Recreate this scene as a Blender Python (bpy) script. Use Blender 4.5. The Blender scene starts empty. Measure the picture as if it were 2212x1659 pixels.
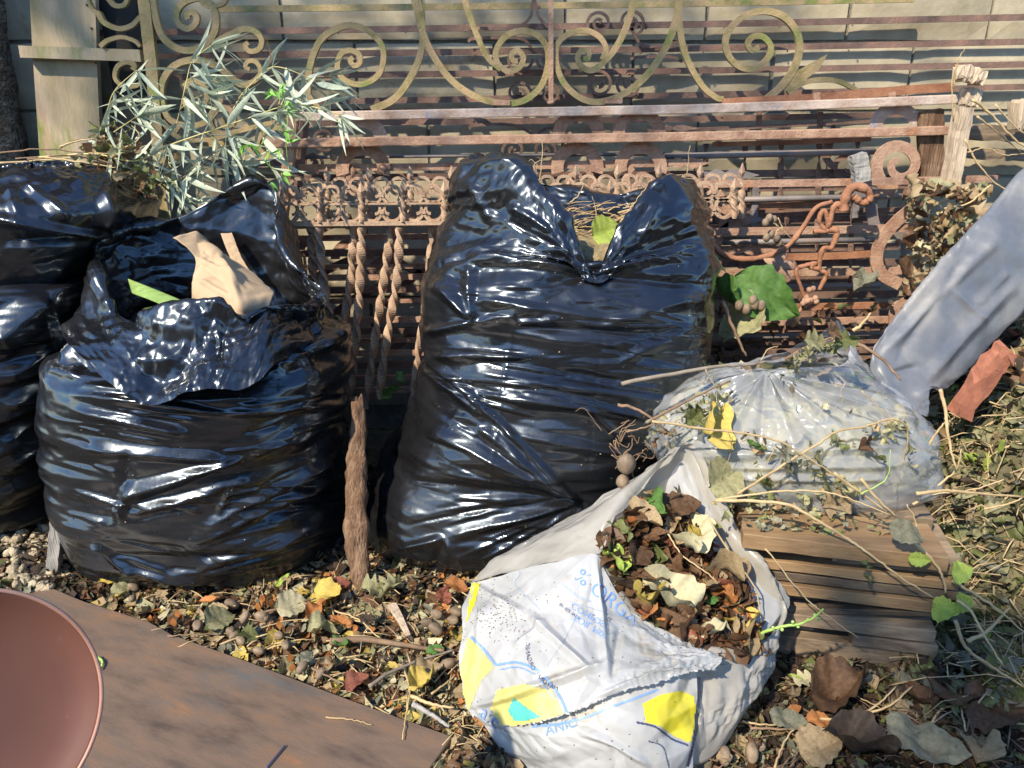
import bpy, math, random
import numpy as np
from mathutils import Vector, Matrix, noise as mnoise
from mathutils.bvhtree import BVHTree
random.seed(7); rng = np.random.default_rng(7)
S = bpy.context.scene
COL = S.collection
# ---------------------------------------------------------------- camera, sky, sun, exposure
CAM_H = 1.10; PITCH = math.radians(20.0); F = 1640.0; W2, H2 = 1106.0, 829.5     # focal length in units of a 2212 px wide picture
cd = bpy.data.cameras.new('camera'); cam = bpy.data.objects.new('camera', cd); COL.objects.link(cam)
cam.location = (0, 0, CAM_H); cam.rotation_euler = (math.pi/2 - PITCH, 0, 0)
cd.sensor_width = 36; cd.lens = 36*F/2212; cd.clip_start = .02; cd.clip_end = 400
S.camera = cam
SUN_EL, SUN_AZ = math.radians(43), math.radians(-141)     # azimuth of the direction TO the sun, clockwise from +Y
w = bpy.data.worlds.new('World'); S.world = w; w.use_nodes = True
nt = w.node_tree; nt.nodes.clear()
sky = nt.nodes.new('ShaderNodeTexSky'); sky.sky_type = 'NISHITA'; sky.sun_disc = False
sky.sun_elevation = SUN_EL; sky.sun_rotation = SUN_AZ; sky.air_density = 1.0; sky.dust_density = .2; sky.ozone_density = 4.0
hsv = nt.nodes.new('ShaderNodeHueSaturation'); hsv.inputs['Saturation'].default_value = 1.1; nt.links.new(sky.outputs[0], hsv.inputs['Color'])
bg = nt.nodes.new('ShaderNodeBackground'); bg.inputs[1].default_value = .15
out = nt.nodes.new('ShaderNodeOutputWorld'); nt.links.new(hsv.outputs[0], bg.inputs[0]); nt.links.new(bg.outputs[0], out.inputs[0])
sl = bpy.data.lights.new('sun', 'SUN'); sl.energy = 3.4; sl.angle = math.radians(1.0); sl.color = (1, .87, .68)
sun = bpy.data.objects.new('sun', sl); COL.objects.link(sun)
sd = Vector((math.sin(SUN_AZ)*math.cos(SUN_EL), math.cos(SUN_AZ)*math.cos(SUN_EL), math.sin(SUN_EL)))
sun.rotation_euler = sd.to_track_quat('Z', 'Y').to_euler(); sun.location = sd*20
S.view_settings.view_transform = 'Standard'; S.view_settings.look = 'None'; S.view_settings.gamma = 1
S.view_settings.exposure = 1.25
S.cycles.max_bounces = 6; S.cycles.transparent_max_bounces = 12

# ---------------------------------------------------------------- geometry helpers
cp, sp = math.cos(PITCH), math.sin(PITCH)
def ray(px, py):
    u, v = (px-W2)/F, (H2-py)/F
    return Vector((u, cp + v*sp, v*cp - sp))
def P(px, py, Y, lean=0., s=0.):
    """point seen at (px,py) on the upright plane y = Y + lean*z + s*x"""
    d = ray(px, py); den = d.y - lean*d.z - s*d.x
    t = (Y + lean*CAM_H)/den
    return Vector((d.x*t, d.y*t, CAM_H + d.z*t))
def G(px, py, z=0.):
    d = ray(px, py); t = (z-CAM_H)/d.z
    return Vector((d.x*t, d.y*t, z))
def mpp(Y, z=.6): return (Y*cp + (CAM_H-z)*sp)/F          # metres per pixel at that depth
def proj(X):
    X = np.asarray(X); y, z = X[..., 1], X[..., 2]-CAM_H
    dep = y*cp - z*sp; up = y*sp + z*cp
    return W2 + F*X[..., 0]/dep, H2 - F*up/dep

def catmull(pts, n=8, closed=False):
    pts = [np.array(p, float) for p in pts]; m = len(pts); o = []
    for i in range(m if closed else m-1):
        p1, p2 = pts[i], pts[(i+1) % m]
        p0 = pts[i-1] if (closed or i > 0) else 2*p1-p2
        p3 = pts[(i+2) % m] if (closed or i+2 < m) else 2*p2-p1
        for k in range(n):
            t = k/n
            o.append(.5*((2*p1)+(-p0+p2)*t+(2*p0-5*p1+4*p2-p3)*t*t+(-p0+3*p1-3*p2+p3)*t**3))
    if not closed: o.append(pts[-1])
    return o

class MB:
    def __init__(s): s.v = []; s.f = []; s.sm = []
    def add(s, vs, fs, smooth=False):
        o = len(s.v); s.v += [tuple(map(float, v)) for v in vs]; s.f += [tuple(i+o for i in f) for f in fs]; s.sm += [smooth]*len(fs)
    def box(s, c, d, rot=None, jit=0.):
        vs = []
        for i in (-1, 1):
            for j in (-1, 1):
                for k in (-1, 1):
                    p = Vector((i*d[0]/2+random.uniform(-jit, jit), j*d[1]/2+random.uniform(-jit, jit), k*d[2]/2+random.uniform(-jit, jit)))
                    if rot is not None: p = rot @ p
                    vs.append(p+Vector(c))
        s.add(vs, [(0,1,3,2),(4,6,7,5),(0,4,5,1),(2,3,7,6),(0,2,6,4),(1,5,7,3)])
    def sweep(s, pts, prof, up=(0,1,0), closed=False, smooth=False, scale=None, twist=None):
        """prof: list of (a,b): a along the in-plane normal, b along up. scale(t), twist(t)"""
        n = len(pts); m = len(prof); P3 = [Vector(p) for p in pts]; vs = []; up = Vector(up)
        for i, p in enumerate(P3):
            if closed: t = P3[(i+1) % n]-P3[i-1]
            else: t = P3[min(i+1, n-1)]-P3[max(i-1, 0)]
            if t.length < 1e-9: t = Vector((0,0,1))
            t.normalize(); u = up
            if abs(t.dot(u)) > .97: u = Vector((0,0,1)) if abs(t.z) < .9 else Vector((1,0,0))
            a = t.cross(u).normalized(); b = a.cross(t).normalized(); q = i/max(n-1, 1)
            k = scale(q) if scale else 1.; tw = twist(q) if twist else 0.
            ct, st = math.cos(tw), math.sin(tw)
            for (x, y) in prof: vs.append(p + a*(x*ct-y*st)*k + b*(x*st+y*ct)*k)
        fs = []
        for i in range(n if closed else n-1):
            j = (i+1) % n
            for k in range(m): fs.append((i*m+k, i*m+(k+1) % m, j*m+(k+1) % m, j*m+k))
        if not closed: fs += [tuple(range(m))[::-1], tuple((n-1)*m+k for k in range(m))]
        s.add(vs, fs, smooth)
    def tube(s, pts, r, seg=6, scale=None): s.sweep(pts, [(r*math.cos(2*math.pi*k/seg), r*math.sin(2*math.pi*k/seg)) for k in range(seg)], smooth=True, scale=scale)
    def ball(s, c, r, seg=8, ring=5, sq=(1,1,1), rot=None, jit=0.):
        vs = []; fs = []
        for i in range(ring+1):
            a = math.pi*i/ring
            for k in range(seg):
                b = 2*math.pi*k/seg; j = 1+random.uniform(-jit, jit)
                p = Vector((math.sin(a)*math.cos(b)*sq[0], math.sin(a)*math.sin(b)*sq[1], math.cos(a)*sq[2]))*r*j
                if rot is not None: p = rot @ p
                vs.append(p+Vector(c))
        for i in range(ring):
            for k in range(seg): fs.append((i*seg+k, (i+1)*seg+k, (i+1)*seg+(k+1) % seg, i*seg+(k+1) % seg))
        s.add(vs, fs, True)
    def grid(s, X, closed=False, flip=False):
        nv, nu = X.shape[:2]; fs = []
        for j in range(nv-1):
            for i in range(nu if closed else nu-1):
                q = (j*nu+i, j*nu+(i+1) % nu, (j+1)*nu+(i+1) % nu, (j+1)*nu+i)
                fs.append(q[::-1] if flip else q)
        s.add(X.reshape(-1, 3), fs, True)
    def build(s, name, mat, parent=None, **k): return obj(name, s.v, s.f, mat, parent, smooth=s.sm, **k)

def obj(name, v, f, mat, parent=None, smooth=None, base=None, label=None, cat=None, group=None, kind=None, mats=None, mi=None, bevel=0):
    v = np.asarray(v, float).reshape(-1, 3)
    if parent is not None: off = np.array(parent_world(parent))
    elif base is not None: off = np.array(base, float)
    else: off = np.array([v[:, 0].mean(), v[:, 1].mean(), v[:, 2].min()])
    me = bpy.data.meshes.new(name); me.from_pydata((v-off).tolist(), [], f)
    if smooth is True: me.polygons.foreach_set('use_smooth', [True]*len(me.polygons))
    elif isinstance(smooth, list): me.polygons.foreach_set('use_smooth', smooth)
    for m in (mats or [mat]): me.materials.append(m)
    if mi is not None: me.polygons.foreach_set('material_index', mi)
    me.update()
    o = bpy.data.objects.new(name, me); COL.objects.link(o)
    if parent is not None: o.parent = parent
    else: o.location = off
    if bevel:
        b = o.modifiers.new('bevel', 'BEVEL'); b.width = bevel; b.segments = 1; b.limit_method = 'ANGLE'
    return tag(o, label, cat, group, kind)
def parent_world(p):
    l = Vector(p.location)
    while p.parent: p = p.parent; l = l + p.location
    return l
def tag(o, label=None, cat=None, group=None, kind=None):
    for k, x in (('label', label), ('category', cat), ('group', group), ('kind', kind)):
        if x: o[k] = x
    return o
def thing(name, loc, label, cat, group=None):
    o = bpy.data.objects.new(name, None); COL.objects.link(o); o.location = loc; o.empty_display_size = .05
    return tag(o, label, cat, group)

# ---------------------------------------------------------------- materials
def mat(name, cols, scale=8., rough=.6, bump=0., bscale=None, metal=0., spec=.5, stretch=(1,1,1), detail=6, rough2=None,
        trans=0., sss=0., vor=0., rnd=0., dist=.0, coord='Object', alpha=None, coat=0., spots=None, aniso=None):
    """noise -> colour ramp -> Principled, noise bump. cols: [(pos,(r,g,b)),...]"""
    m = bpy.data.materials.new(name); m.use_nodes = True; n = m.node_tree.nodes; L = m.node_tree.links
    b = n['Principled BSDF']; tc = n.new('ShaderNodeTexCoord'); mp = n.new('ShaderNodeMapping'); mp.inputs['Scale'].default_value = stretch
    L.new(tc.outputs[coord], mp.inputs[0]); vec = mp.outputs[0]
    if rnd:
        oi = n.new('ShaderNodeObjectInfo'); ad = n.new('ShaderNodeVectorMath'); ad.operation = 'ADD'
        mu = n.new('ShaderNodeMath'); mu.operation = 'MULTIPLY'; mu.inputs[1].default_value = 57.
        L.new(oi.outputs['Random'], mu.inputs[0]); L.new(vec, ad.inputs[0]); L.new(mu.outputs[0], ad.inputs[1]); vec = ad.outputs[0]
    no = n.new('ShaderNodeTexNoise'); no.inputs['Scale'].default_value = scale; no.inputs['Detail'].default_value = detail; no.inputs['Distortion'].default_value = dist
    no.inputs['Roughness'].default_value = .62
    L.new(vec, no.inputs['Vector'])
    cr = n.new('ShaderNodeValToRGB'); e = cr.color_ramp.elements
    while len(e) < len(cols): e.new(.5)
    for i, (p, c) in enumerate(cols): e[i].position = p; e[i].color = (*c, 1)
    L.new(no.outputs['Fac'], cr.inputs[0]); colr = cr.outputs[0]
    if rnd:
        hs = n.new('ShaderNodeHueSaturation'); mr = n.new('ShaderNodeMapRange'); mr.inputs['To Min'].default_value = 1-rnd; mr.inputs['To Max'].default_value = 1+rnd
        L.new(oi.outputs['Random'], mr.inputs[0]); L.new(mr.outputs[0], hs.inputs['Value']); L.new(colr, hs.inputs['Color']); colr = hs.outputs[0]
    if spots:
        sc, th, sw, c2 = spots
        n2 = n.new('ShaderNodeTexNoise'); n2.inputs['Scale'].default_value = sc; n2.inputs['Detail'].default_value = 8; n2.inputs['Roughness'].default_value = .7; L.new(vec, n2.inputs['Vector'])
        r2 = n.new('ShaderNodeMapRange'); r2.inputs['From Min'].default_value = th; r2.inputs['From Max'].default_value = th+sw; L.new(n2.outputs['Fac'], r2.inputs[0])
        mx = n.new('ShaderNodeMix'); mx.data_type = 'RGBA'; mx.inputs['B'].default_value = (*c2, 1); L.new(r2.outputs[0], mx.inputs['Factor']); L.new(colr, mx.inputs['A']); colr = mx.outputs['Result']
    L.new(colr, b.inputs['Base Color']); b.inputs['Metallic'].default_value = metal; b.inputs['Specular IOR Level'].default_value = spec
    b.inputs['Roughness'].default_value = rough
    if rough2 is not None:
        r = n.new('ShaderNodeMapRange'); r.inputs['From Min'].default_value = .35; r.inputs['From Max'].default_value = .65
        r.inputs['To Min'].default_value = rough; r.inputs['To Max'].default_value = rough2; L.new(no.outputs['Fac'], r.inputs[0]); L.new(r.outputs[0], b.inputs['Roughness'])
    if coat: b.inputs['Coat Weight'].default_value = coat; b.inputs['Coat Roughness'].default_value = .12
    if bump:
        bn = n.new('ShaderNodeTexNoise'); bn.inputs['Scale'].default_value = bscale or scale*4; bn.inputs['Detail'].default_value = 5; L.new(vec, bn.inputs['Vector'])
        bm = n.new('ShaderNodeBump'); bm.inputs['Strength'].default_value = 1.; bm.inputs['Distance'].default_value = bump
        hsrc = bn.outputs['Fac']
        if vor:
            vo = n.new('ShaderNodeTexVoronoi'); vo.feature = 'DISTANCE_TO_EDGE'; vo.inputs['Scale'].default_value = vor; L.new(vec, vo.inputs['Vector'])
            mm = n.new('ShaderNodeMath'); mm.operation = 'ADD'; L.new(hsrc, mm.inputs[0]); L.new(vo.outputs[0], mm.inputs[1]); hsrc = mm.outputs[0]
        L.new(hsrc, bm.inputs['Height']); L.new(bm.outputs[0], b.inputs['Normal'])
    if trans or alpha is not None:
        o = n['Material Output']; src = b.outputs[0]
        if trans:
            tr = n.new('ShaderNodeBsdfTranslucent'); L.new(colr, tr.inputs[0]); mx = n.new('ShaderNodeMixShader'); mx.inputs[0].default_value = trans
            L.new(src, mx.inputs[1]); L.new(tr.outputs[0], mx.inputs[2]); src = mx.outputs[0]
        if alpha is not None:
            tp = n.new('ShaderNodeBsdfTransparent'); mx = n.new('ShaderNodeMixShader'); mx.inputs[0].default_value = alpha
            L.new(tp.outputs[0], mx.inputs[1]); L.new(src, mx.inputs[2]); src = mx.outputs[0]
        L.new(src, o.inputs[0])
    return m

# ---------------------------------------------------------------- thin sheets: control rings, then a small cloth relaxation that buckles them
K = 12
def zof(py, Y): return P(W2, py, Y).z
def xof(px, z, Y): return (px-W2)/F*(Y*cp + (CAM_H-z)*sp)
def ring(xL, xR, z, Yc, b, n=2.5):
    a = (xof(xR, z, Yc)-xof(xL, z, Yc))/2; c = (xof(xR, z, Yc)+xof(xL, z, Yc))/2; o = []
    for k in range(K):
        t = 2*math.pi*k/K; cx, sx = math.cos(t), math.sin(t)
        o.append((c+a*math.copysign(abs(cx)**(2/n), cx), Yc-b*math.copysign(abs(sx)**(2/n), sx), z))
    return o
def ringp(l): return [tuple(P(*p)) for p in l]
def cr1(A, n, closed):
    """Catmull-Rom along axis 0 to n samples"""
    m = A.shape[0]; t = np.linspace(0, m, n, endpoint=False) if closed else np.linspace(0, m-1, n)
    i = np.floor(t).astype(int); 
    if not closed: i = np.minimum(i, m-2)
    f = (t-i).reshape((-1,)+(1,)*(A.ndim-1))
    if closed: g = lambda k: A[(i+k) % m]
    else:
        Ap = np.concatenate([2*A[:1]-A[1:2], A, 2*A[-1:]-A[-2:-1]]); g = lambda k: Ap[i+k+1]
    p0, p1, p2, p3 = g(-1), g(0), g(1), g(2)
    return .5*(2*p1+(-p0+p2)*f+(2*p0-5*p1+4*p2-p3)*f*f+(-p0+3*p1-3*p2+p3)*f**3)
def surf(C, nv, nu, closed=True):
    A = cr1(np.asarray(C, float), nv*4, False); d = np.linalg.norm(np.diff(A, axis=0), axis=2).mean(1); s = np.r_[0, np.cumsum(d)]
    q = np.linspace(0, s[-1], nv); idx = np.interp(q, s, np.arange(len(s))); i = np.minimum(idx.astype(int), len(s)-2); f = (idx-i)[:, None, None]
    A = A[i]*(1-f)+A[i+1]*f
    return cr1(A.transpose(1, 0, 2), nu, closed).transpose(1, 0, 2)
def normals(X, closed):
    if closed: du = np.roll(X, -1, 1)-np.roll(X, 1, 1)
    else: du = np.gradient(X, axis=1)
    dv = np.gradient(X, axis=0); n = np.cross(dv, du); return n/(np.linalg.norm(n, axis=2, keepdims=True)+1e-12)
def resize(D, nv, nu, closed):
    D = cr1(D, nv, False) if D.shape[0] != nv else D
    return cr1(D.transpose(1, 0, 2), nu, closed).transpose(1, 0, 2)
def relax(T, N, X0, exu, exv, iters, out, inn, closed, grav=0., bend=.04, seed=1, jit=.002, tether=.004, B=None, mod=1.):
    """the sheet X0 gets rest lengths (1+excess) times its own; it buckles, kept within [-inn,out] of B along N"""
    r = np.random.default_rng(seed); X = X0 + N*r.normal(0, jit, T.shape[:2]+(1,)); Xp = X.copy(); B = X0 if B is None else B
    L = lambda a, b: np.sqrt(((a-b)**2).sum(-1))
    m2 = mod if np.isscalar(mod) else mod[1:]
    ru = L(np.roll(X0, -1, 1), X0)*(1+exu*mod); rv = L(X0[1:], X0[:-1])*(1+exv*m2)
    rd1 = L(np.roll(X0, -1, 1)[1:], X0[:-1])*(1+.5*(exu+exv)*m2); rd2 = L(np.roll(X0, -1, 1)[:-1], X0[1:])*(1+.5*(exu+exv)*m2)
    nu = T.shape[1]
    def con(A, B, rest, st):
        d = B-A; l = np.sqrt((d*d).sum(-1))+1e-9; return d*((st*.5*(l-rest)/l)[..., None])
    for it in range(iters):
        V = (X-Xp)*.86; Xp = X.copy(); X = X+V; X[..., 2] -= grav
        # u edges
        c = con(X, np.roll(X, -1, 1), ru, .9)
        if not closed: c[:, -1] = 0
        ac = c - np.roll(c, 1, 1)
        e = con(X[:-1], X[1:], rv, .9); ac[:-1] += e; ac[1:] -= e
        R = np.roll(X, -1, 1)
        g = con(X[:-1], R[1:], rd1, .6)
        if not closed: g[:, -1] = 0
        ac[:-1] += g; ac[1:] -= np.roll(g, 1, 1)
        g = con(X[1:], R[:-1], rd2, .6)
        if not closed: g[:, -1] = 0
        ac[1:] += g; ac[:-1] -= np.roll(g, 1, 1)
        X = X + ac*.38
        if bend:
            lap = np.zeros_like(X)
            lap[1:-1] += (X[2:]+X[:-2])/2-X[1:-1]
            q = (np.roll(X, -1, 1)+np.roll(X, 1, 1))/2-X
            if not closed: q[:, 0] = 0; q[:, -1] = 0
            lap += q; X = X + bend*.5*lap
        d = ((X-B)*N).sum(-1, keepdims=True); tv = (X-B)-N*d
        X = B + N*np.clip(d*(1-tether), -inn, out) + tv*.985
    return X
def face_cam(T, N): 
    v = np.array([0, 0, CAM_H])-T; v /= np.linalg.norm(v, axis=2, keepdims=True); return (v*N).sum(-1)
def ridges(T, N, R, sgn=1.):
    """R: (x0,y0,x1,y1,amp mm,w0 px,w1 px) folds running between two places on the front of a sheet"""
    px, py = proj(T); fc = np.clip(sgn*face_cam(T, N)*4, 0, 1); D = np.zeros(px.shape)
    for (x0, y0, x1, y1, a, w0, w1) in R:
        dx, dy = x1-x0, y1-y0; L2 = dx*dx+dy*dy; t = ((px-x0)*dx+(py-y0)*dy)/L2; tc = np.clip(t, 0, 1)
        d = np.hypot(px-x0-tc*dx, py-y0-tc*dy); wd = w0+(w1-w0)*tc
        p = np.clip(1-d/wd, 0, 1); p = p**1.15*np.clip(np.minimum(tc*5+.08, (1-tc)*6+.25), 0, 1)
        D += a*.001*p
    return (D*fc*sgn)[..., None]*N
def sheet(C, nv, nu, closed=True, ex=(.02, .06), out=.03, inn=.015, R=(), grav=.00005, bend=.03, iters=(90, 80, 60, 40), seed=1, sgn=1., fine=1., crease=(), fac=(), up=1.0, fmod=None):
    X = None; Tp = None
    for l in range(4):
        k = 2**(3-l); a, b = max(nv//k, 5), max(nu//k, 5)
        T0 = surf(C, a, b, closed); N = normals(T0, closed); T = T0
        for (c0, c1, c2, ca, lv, ck) in crease:
            if l >= lv: T = T + N*ridged(T0, (c0, c1, c2), ca, seed+c0, ck)[..., None]
        X0 = T if X is None else T + resize(X-Tp, a, b, closed); B = X0
        s_ = (1., .55*fine, .32*fine, .2*fine)[l]; lim = (1., .45, .22, .11)[l]
        mod = .25+1.5*soft(T0, 4., seed+l)
        X = relax(T, N, X0, ex[0]*s_, ex[1]*s_, iters[l], out*lim, inn*lim, closed, grav if l == 0 else 0, bend, seed+l, (.006, .002, .0008, .0003)[l], B=B, mod=mod); Tp = T
    a, b = int(nv*up), int(nu*up)
    if up != 1: T0 = surf(C, a, b, closed); X = T0 + resize(X-T, a, b, closed) + (resize(T-Tp*0-surf(C, nv, nu, closed), a, b, closed)); N = normals(T0, closed)
    if len(R): X = X + ridges(T0, N, R, sgn)
    if fac:
        L = np.linalg.norm(np.diff(T0, axis=0), axis=2).mean(1).sum(); W_ = np.linalg.norm(np.diff(T0, axis=1), axis=2).mean(0).sum()
        u, v = np.meshgrid(((np.arange(b)/b-.75) % 1.)*W_ if closed else np.arange(b)/(b-1)*W_, np.arange(a)/(a-1)*L)
        for q, (cu, cv, am, ang) in enumerate(fac):
            h = am*facet(u, v, cu, cv, seed+q*3, ang)
            if fmod is not None: h = h*fmod(v/L)
            X = X + N*h[..., None]
    return X
_pr = np.random.default_rng(11); _perm = np.r_[_pr.permutation(256), np.zeros(0, int)]; _perm = np.r_[_perm, _perm, _perm]
_gr = _pr.normal(size=(256, 3)); _gr /= np.linalg.norm(_gr, axis=1, keepdims=True)
def pn(X):
    i = np.floor(X).astype(int); f = X-i; i &= 255; u = f*f*f*(f*(f*6-15)+10); o = 0
    for a in (0, 1):
        for b in (0, 1):
            for c in (0, 1):
                g = _gr[_perm[_perm[_perm[i[..., 0]+a]+i[..., 1]+b]+i[..., 2]+c]]
                d = (g*(f-np.array([a, b, c]))).sum(-1)
                o = o + d*np.where(a, u[..., 0], 1-u[..., 0])*np.where(b, u[..., 1], 1-u[..., 1])*np.where(c, u[..., 2], 1-u[..., 2])
    return o
def ridged(X, sc, amp, seed, k=2.2, p=1.):
    """creases; sc = cycles per metre along x,y,z; larger k = rarer and narrower crests"""
    Q = X*np.array(sc)+seed*7.3; W = np.stack([pn(Q*.5+9), pn(Q*.5+31), pn(Q*.5+57)], -1)
    r = 1-k*np.abs(pn(Q+W*.8))
    if k < 3: return amp*r
    return amp*np.maximum(r, 0)**p*(.35+1.3*np.clip(pn(X*np.array(sc)*.33+seed*3.1)+.5, 0, 1))
def soft(X, f, seed): return np.clip(pn(X*f+seed*5.7)*1.6+.5, 0, 1)

def facet(x, y, cu, cv, seed, ang=0., warp=.35):
    """piecewise flat relief: random heights joined by flat triangles, cells cu x cv metres, turned by ang"""
    Z = np.zeros_like(x); Q = np.stack([x/cu*.45+seed, y/cv*.45+seed*2.1, Z+seed*.7], -1)
    x, y = x+cu*warp*1.6*pn(Q), y+cv*warp*1.6*pn(Q+33)
    c, s_ = math.cos(ang), math.sin(ang); a = (x*c+y*s_)/cu; b = (-x*s_+y*c)/cv+.5*(x*c+y*s_)/cu
    i = np.floor(a).astype(int); j = np.floor(b).astype(int); fx, fy = a-i, b-j
    H = lambda p, q: _hv[_perm[(_perm[(p+seed*17) & 255]+q+seed*5) & 255]]
    h00, h10, h01, h11 = H(i,j), H(i+1,j), H(i,j+1), H(i+1,j+1)
    return np.where(fx > fy, h00*(1-fx)+h10*(fx-fy)+h11*fy, h00*(1-fy)+h01*(fy-fx)+h11*fx)
_hv = _pr.uniform(-1, 1, 256)
# ================================================================ materials
M_black = mat('black_plastic_film', [(.3,(.004,.004,.005)),(.7,(.012,.012,.013))], scale=5, rough=.20, rough2=.34, bump=.0004, bscale=90, spec=.8, coat=.35, spots=(26,.66,.08,(.05,.045,.035)))
_b = M_black.node_tree.nodes['Principled BSDF']; _b.inputs['Specular Tint'].default_value = (.70, .84, 1., 1.)  # bluish tint puts the blue of sky reflections into the film's sheen
M_block = mat('concrete_block_face', [(.25,(.21,.18,.115)),(.5,(.35,.305,.21)),(.75,(.50,.44,.31))], scale=5, rough=.9, bump=.0014, bscale=70, rnd=.12, spots=(5,.60,.12,(.24,.15,.08)))
M_mortar = mat('mortar', [(.3,(.11,.11,.09)),(.7,(.22,.21,.17))], scale=14, rough=.95, bump=.008, bscale=60)
M_soil = mat('soil', [(.3,(.025,.019,.014)),(.55,(.055,.043,.032)),(.8,(.11,.09,.065))], scale=22, rough=.95, bump=.02, bscale=60)
M_gate = mat('weathered_iron_green', [(.28,(.17,.145,.05)),(.5,(.31,.235,.11)),(.7,(.40,.27,.15)),(.85,(.34,.17,.08))], scale=22, rough=.78, bump=.002, bscale=150, spots=(14,.54,.1,(.17,.20,.05)))
M_rust = mat('rusted_iron', [(.25,(.16,.085,.055)),(.45,(.31,.18,.12)),(.62,(.40,.26,.18)),(.8,(.48,.28,.14))], scale=24, rough=.82, bump=.0026, bscale=150, spots=(11,.58,.1,(.40,.17,.07)))
M_rust_dark = mat('dark_rusted_iron', [(.25,(.08,.05,.04)),(.5,(.17,.105,.08)),(.75,(.29,.16,.11))], scale=14, rough=.8, bump=.002, bscale=180)
M_rust_orange = mat('orange_rusted_iron', [(.3,(.18,.07,.035)),(.55,(.32,.15,.08)),(.8,(.42,.22,.12))], scale=12, rough=.8, bump=.002, bscale=180)
M_steel = mat('grey_worn_iron', [(.3,(.11,.10,.10)),(.5,(.19,.17,.165)),(.75,(.27,.20,.16))], scale=9, rough=.55, bump=.001, bscale=160, spec=.6)
M_rail = mat('pale_rusted_tube', [(.25,(.24,.15,.10)),(.45,(.38,.28,.22)),(.6,(.50,.41,.35)),(.8,(.46,.28,.15))], scale=14, rough=.62, bump=.002, bscale=150, spots=(5,.56,.1,(.22,.23,.28)))
M_brownrail = mat('brown_painted_iron', [(.3,(.24,.15,.095)),(.55,(.41,.285,.19)),(.8,(.50,.35,.23))], scale=30, rough=.75, bump=.002, bscale=170, spots=(16,.6,.1,(.30,.13,.06)))
M_plate = mat('mossy_painted_steel', [(.28,(.18,.15,.07)),(.45,(.32,.26,.16)),(.6,(.42,.33,.23)),(.75,(.34,.18,.10))], scale=5, rough=.7, bump=.0015, bscale=90, spots=(4.5,.52,.10,(.17,.20,.045)), stretch=(1.8,1,.5))
M_bark = mat('rough_bark', [(.3,(.07,.05,.035)),(.5,(.24,.18,.13)),(.75,(.46,.40,.33))], scale=25, rough=.95, bump=.03, bscale=45, stretch=(1,1,1.6), vor=40)
M_wood = mat('weathered_plank', [(.25,(.05,.038,.027)),(.45,(.15,.11,.072)),(.62,(.28,.205,.13)),(.8,(.38,.29,.19))], scale=5, rough=.8, bump=.002, bscale=30, stretch=(1.2,5,5), rnd=.5, spots=(5,.6,.12,(.05,.042,.035)))
M_woodnew = mat('yellow_brown_plank', [(.25,(.12,.075,.04)),(.5,(.27,.17,.085)),(.75,(.38,.26,.135))], scale=4, rough=.75, bump=.0012, bscale=30, stretch=(1.2,6,9), rnd=.2, spots=(4,.62,.12,(.12,.08,.05)))
M_greywood = mat('silver_grey_wood', [(.3,(.16,.155,.145)),(.5,(.28,.27,.25)),(.75,(.42,.40,.36))], scale=6, rough=.85, bump=.004, bscale=30, stretch=(9,9,1))
M_palewood = mat('splintered_pale_wood', [(.3,(.26,.19,.13)),(.5,(.48,.38,.27)),(.75,(.62,.52,.38))], scale=7, rough=.8, bump=.004, bscale=30, stretch=(10,10,1))
M_rotwood = mat('rotten_stake_wood', [(.25,(.035,.02,.012)),(.45,(.12,.065,.035)),(.62,(.22,.14,.085)),(.8,(.30,.22,.15))], scale=6, rough=.9, bump=.008, bscale=22, stretch=(9,9,1.2))
M_ply = mat('patchy_plywood', [(.28,(.06,.043,.033)),(.42,(.115,.080,.058)),(.54,(.15,.103,.073)),(.64,(.175,.108,.068)),(.76,(.25,.125,.06))], scale=5, rough=.5, rough2=.36, bump=.0005, bscale=60, stretch=(1.3,4.5,1), spots=(1.7,.56,.16,(.10,.10,.095)), spec=.45)  # streaky brown grain with broad dark grey patches
M_dish = mat('terracotta_enamel', [(.3,(.13,.052,.034)),(.7,(.155,.063,.042))], scale=9, rough=.5, spots=(60,.66,.1,(.20,.11,.08)))
M_paper = mat('brown_kraft_paper', [(.3,(.42,.30,.18)),(.7,(.52,.38,.24))], scale=7, rough=.8, bump=.0006, bscale=120, trans=.1)
M_heap = mat('dry_weed_mass', [(.3,(.05,.045,.022)),(.7,(.14,.125,.065))], scale=30, rough=.95, bump=.01, bscale=50)
M_clod = mat('dry_clay', [(.25,(.15,.12,.08)),(.5,(.36,.30,.20)),(.75,(.50,.43,.30))], scale=16, rough=.95, bump=.02, bscale=50)
# ================================================================ ground
xs = np.sign(np.linspace(-1,1,221))*np.abs(np.linspace(-1,1,221))**2.2*14; ys = 1.4+np.sign(np.linspace(-1,1,221))*np.abs(np.linspace(-1,1,221))**2.2*14
XX, YY = np.meshgrid(xs, ys); Q = np.stack([XX, YY, XX*0], -1)
near = np.exp(-((XX/1.6)**2+((YY-1.5)/1.0)**2))
ZZ = (.012*pn(Q*6)+.008*pn(Q*17)+.006*pn(Q*45))*near*1.6-.014
ZZ = ZZ + .03*np.exp(-((XX+1.22)**2/.03+(YY-1.62)**2/.05))
ZZ = np.where(YY > 2.7, -.014, ZZ)
def ground_z(x, y):
    i = int(np.clip(np.searchsorted(xs, x), 0, 220)); j = int(np.clip(np.searchsorted(ys, y), 0, 220)); return float(ZZ[j, i])
mb = MB(); mb.grid(np.stack([XX, YY, ZZ], -1)); mb.build('ground', M_soil, kind='structure')
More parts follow.
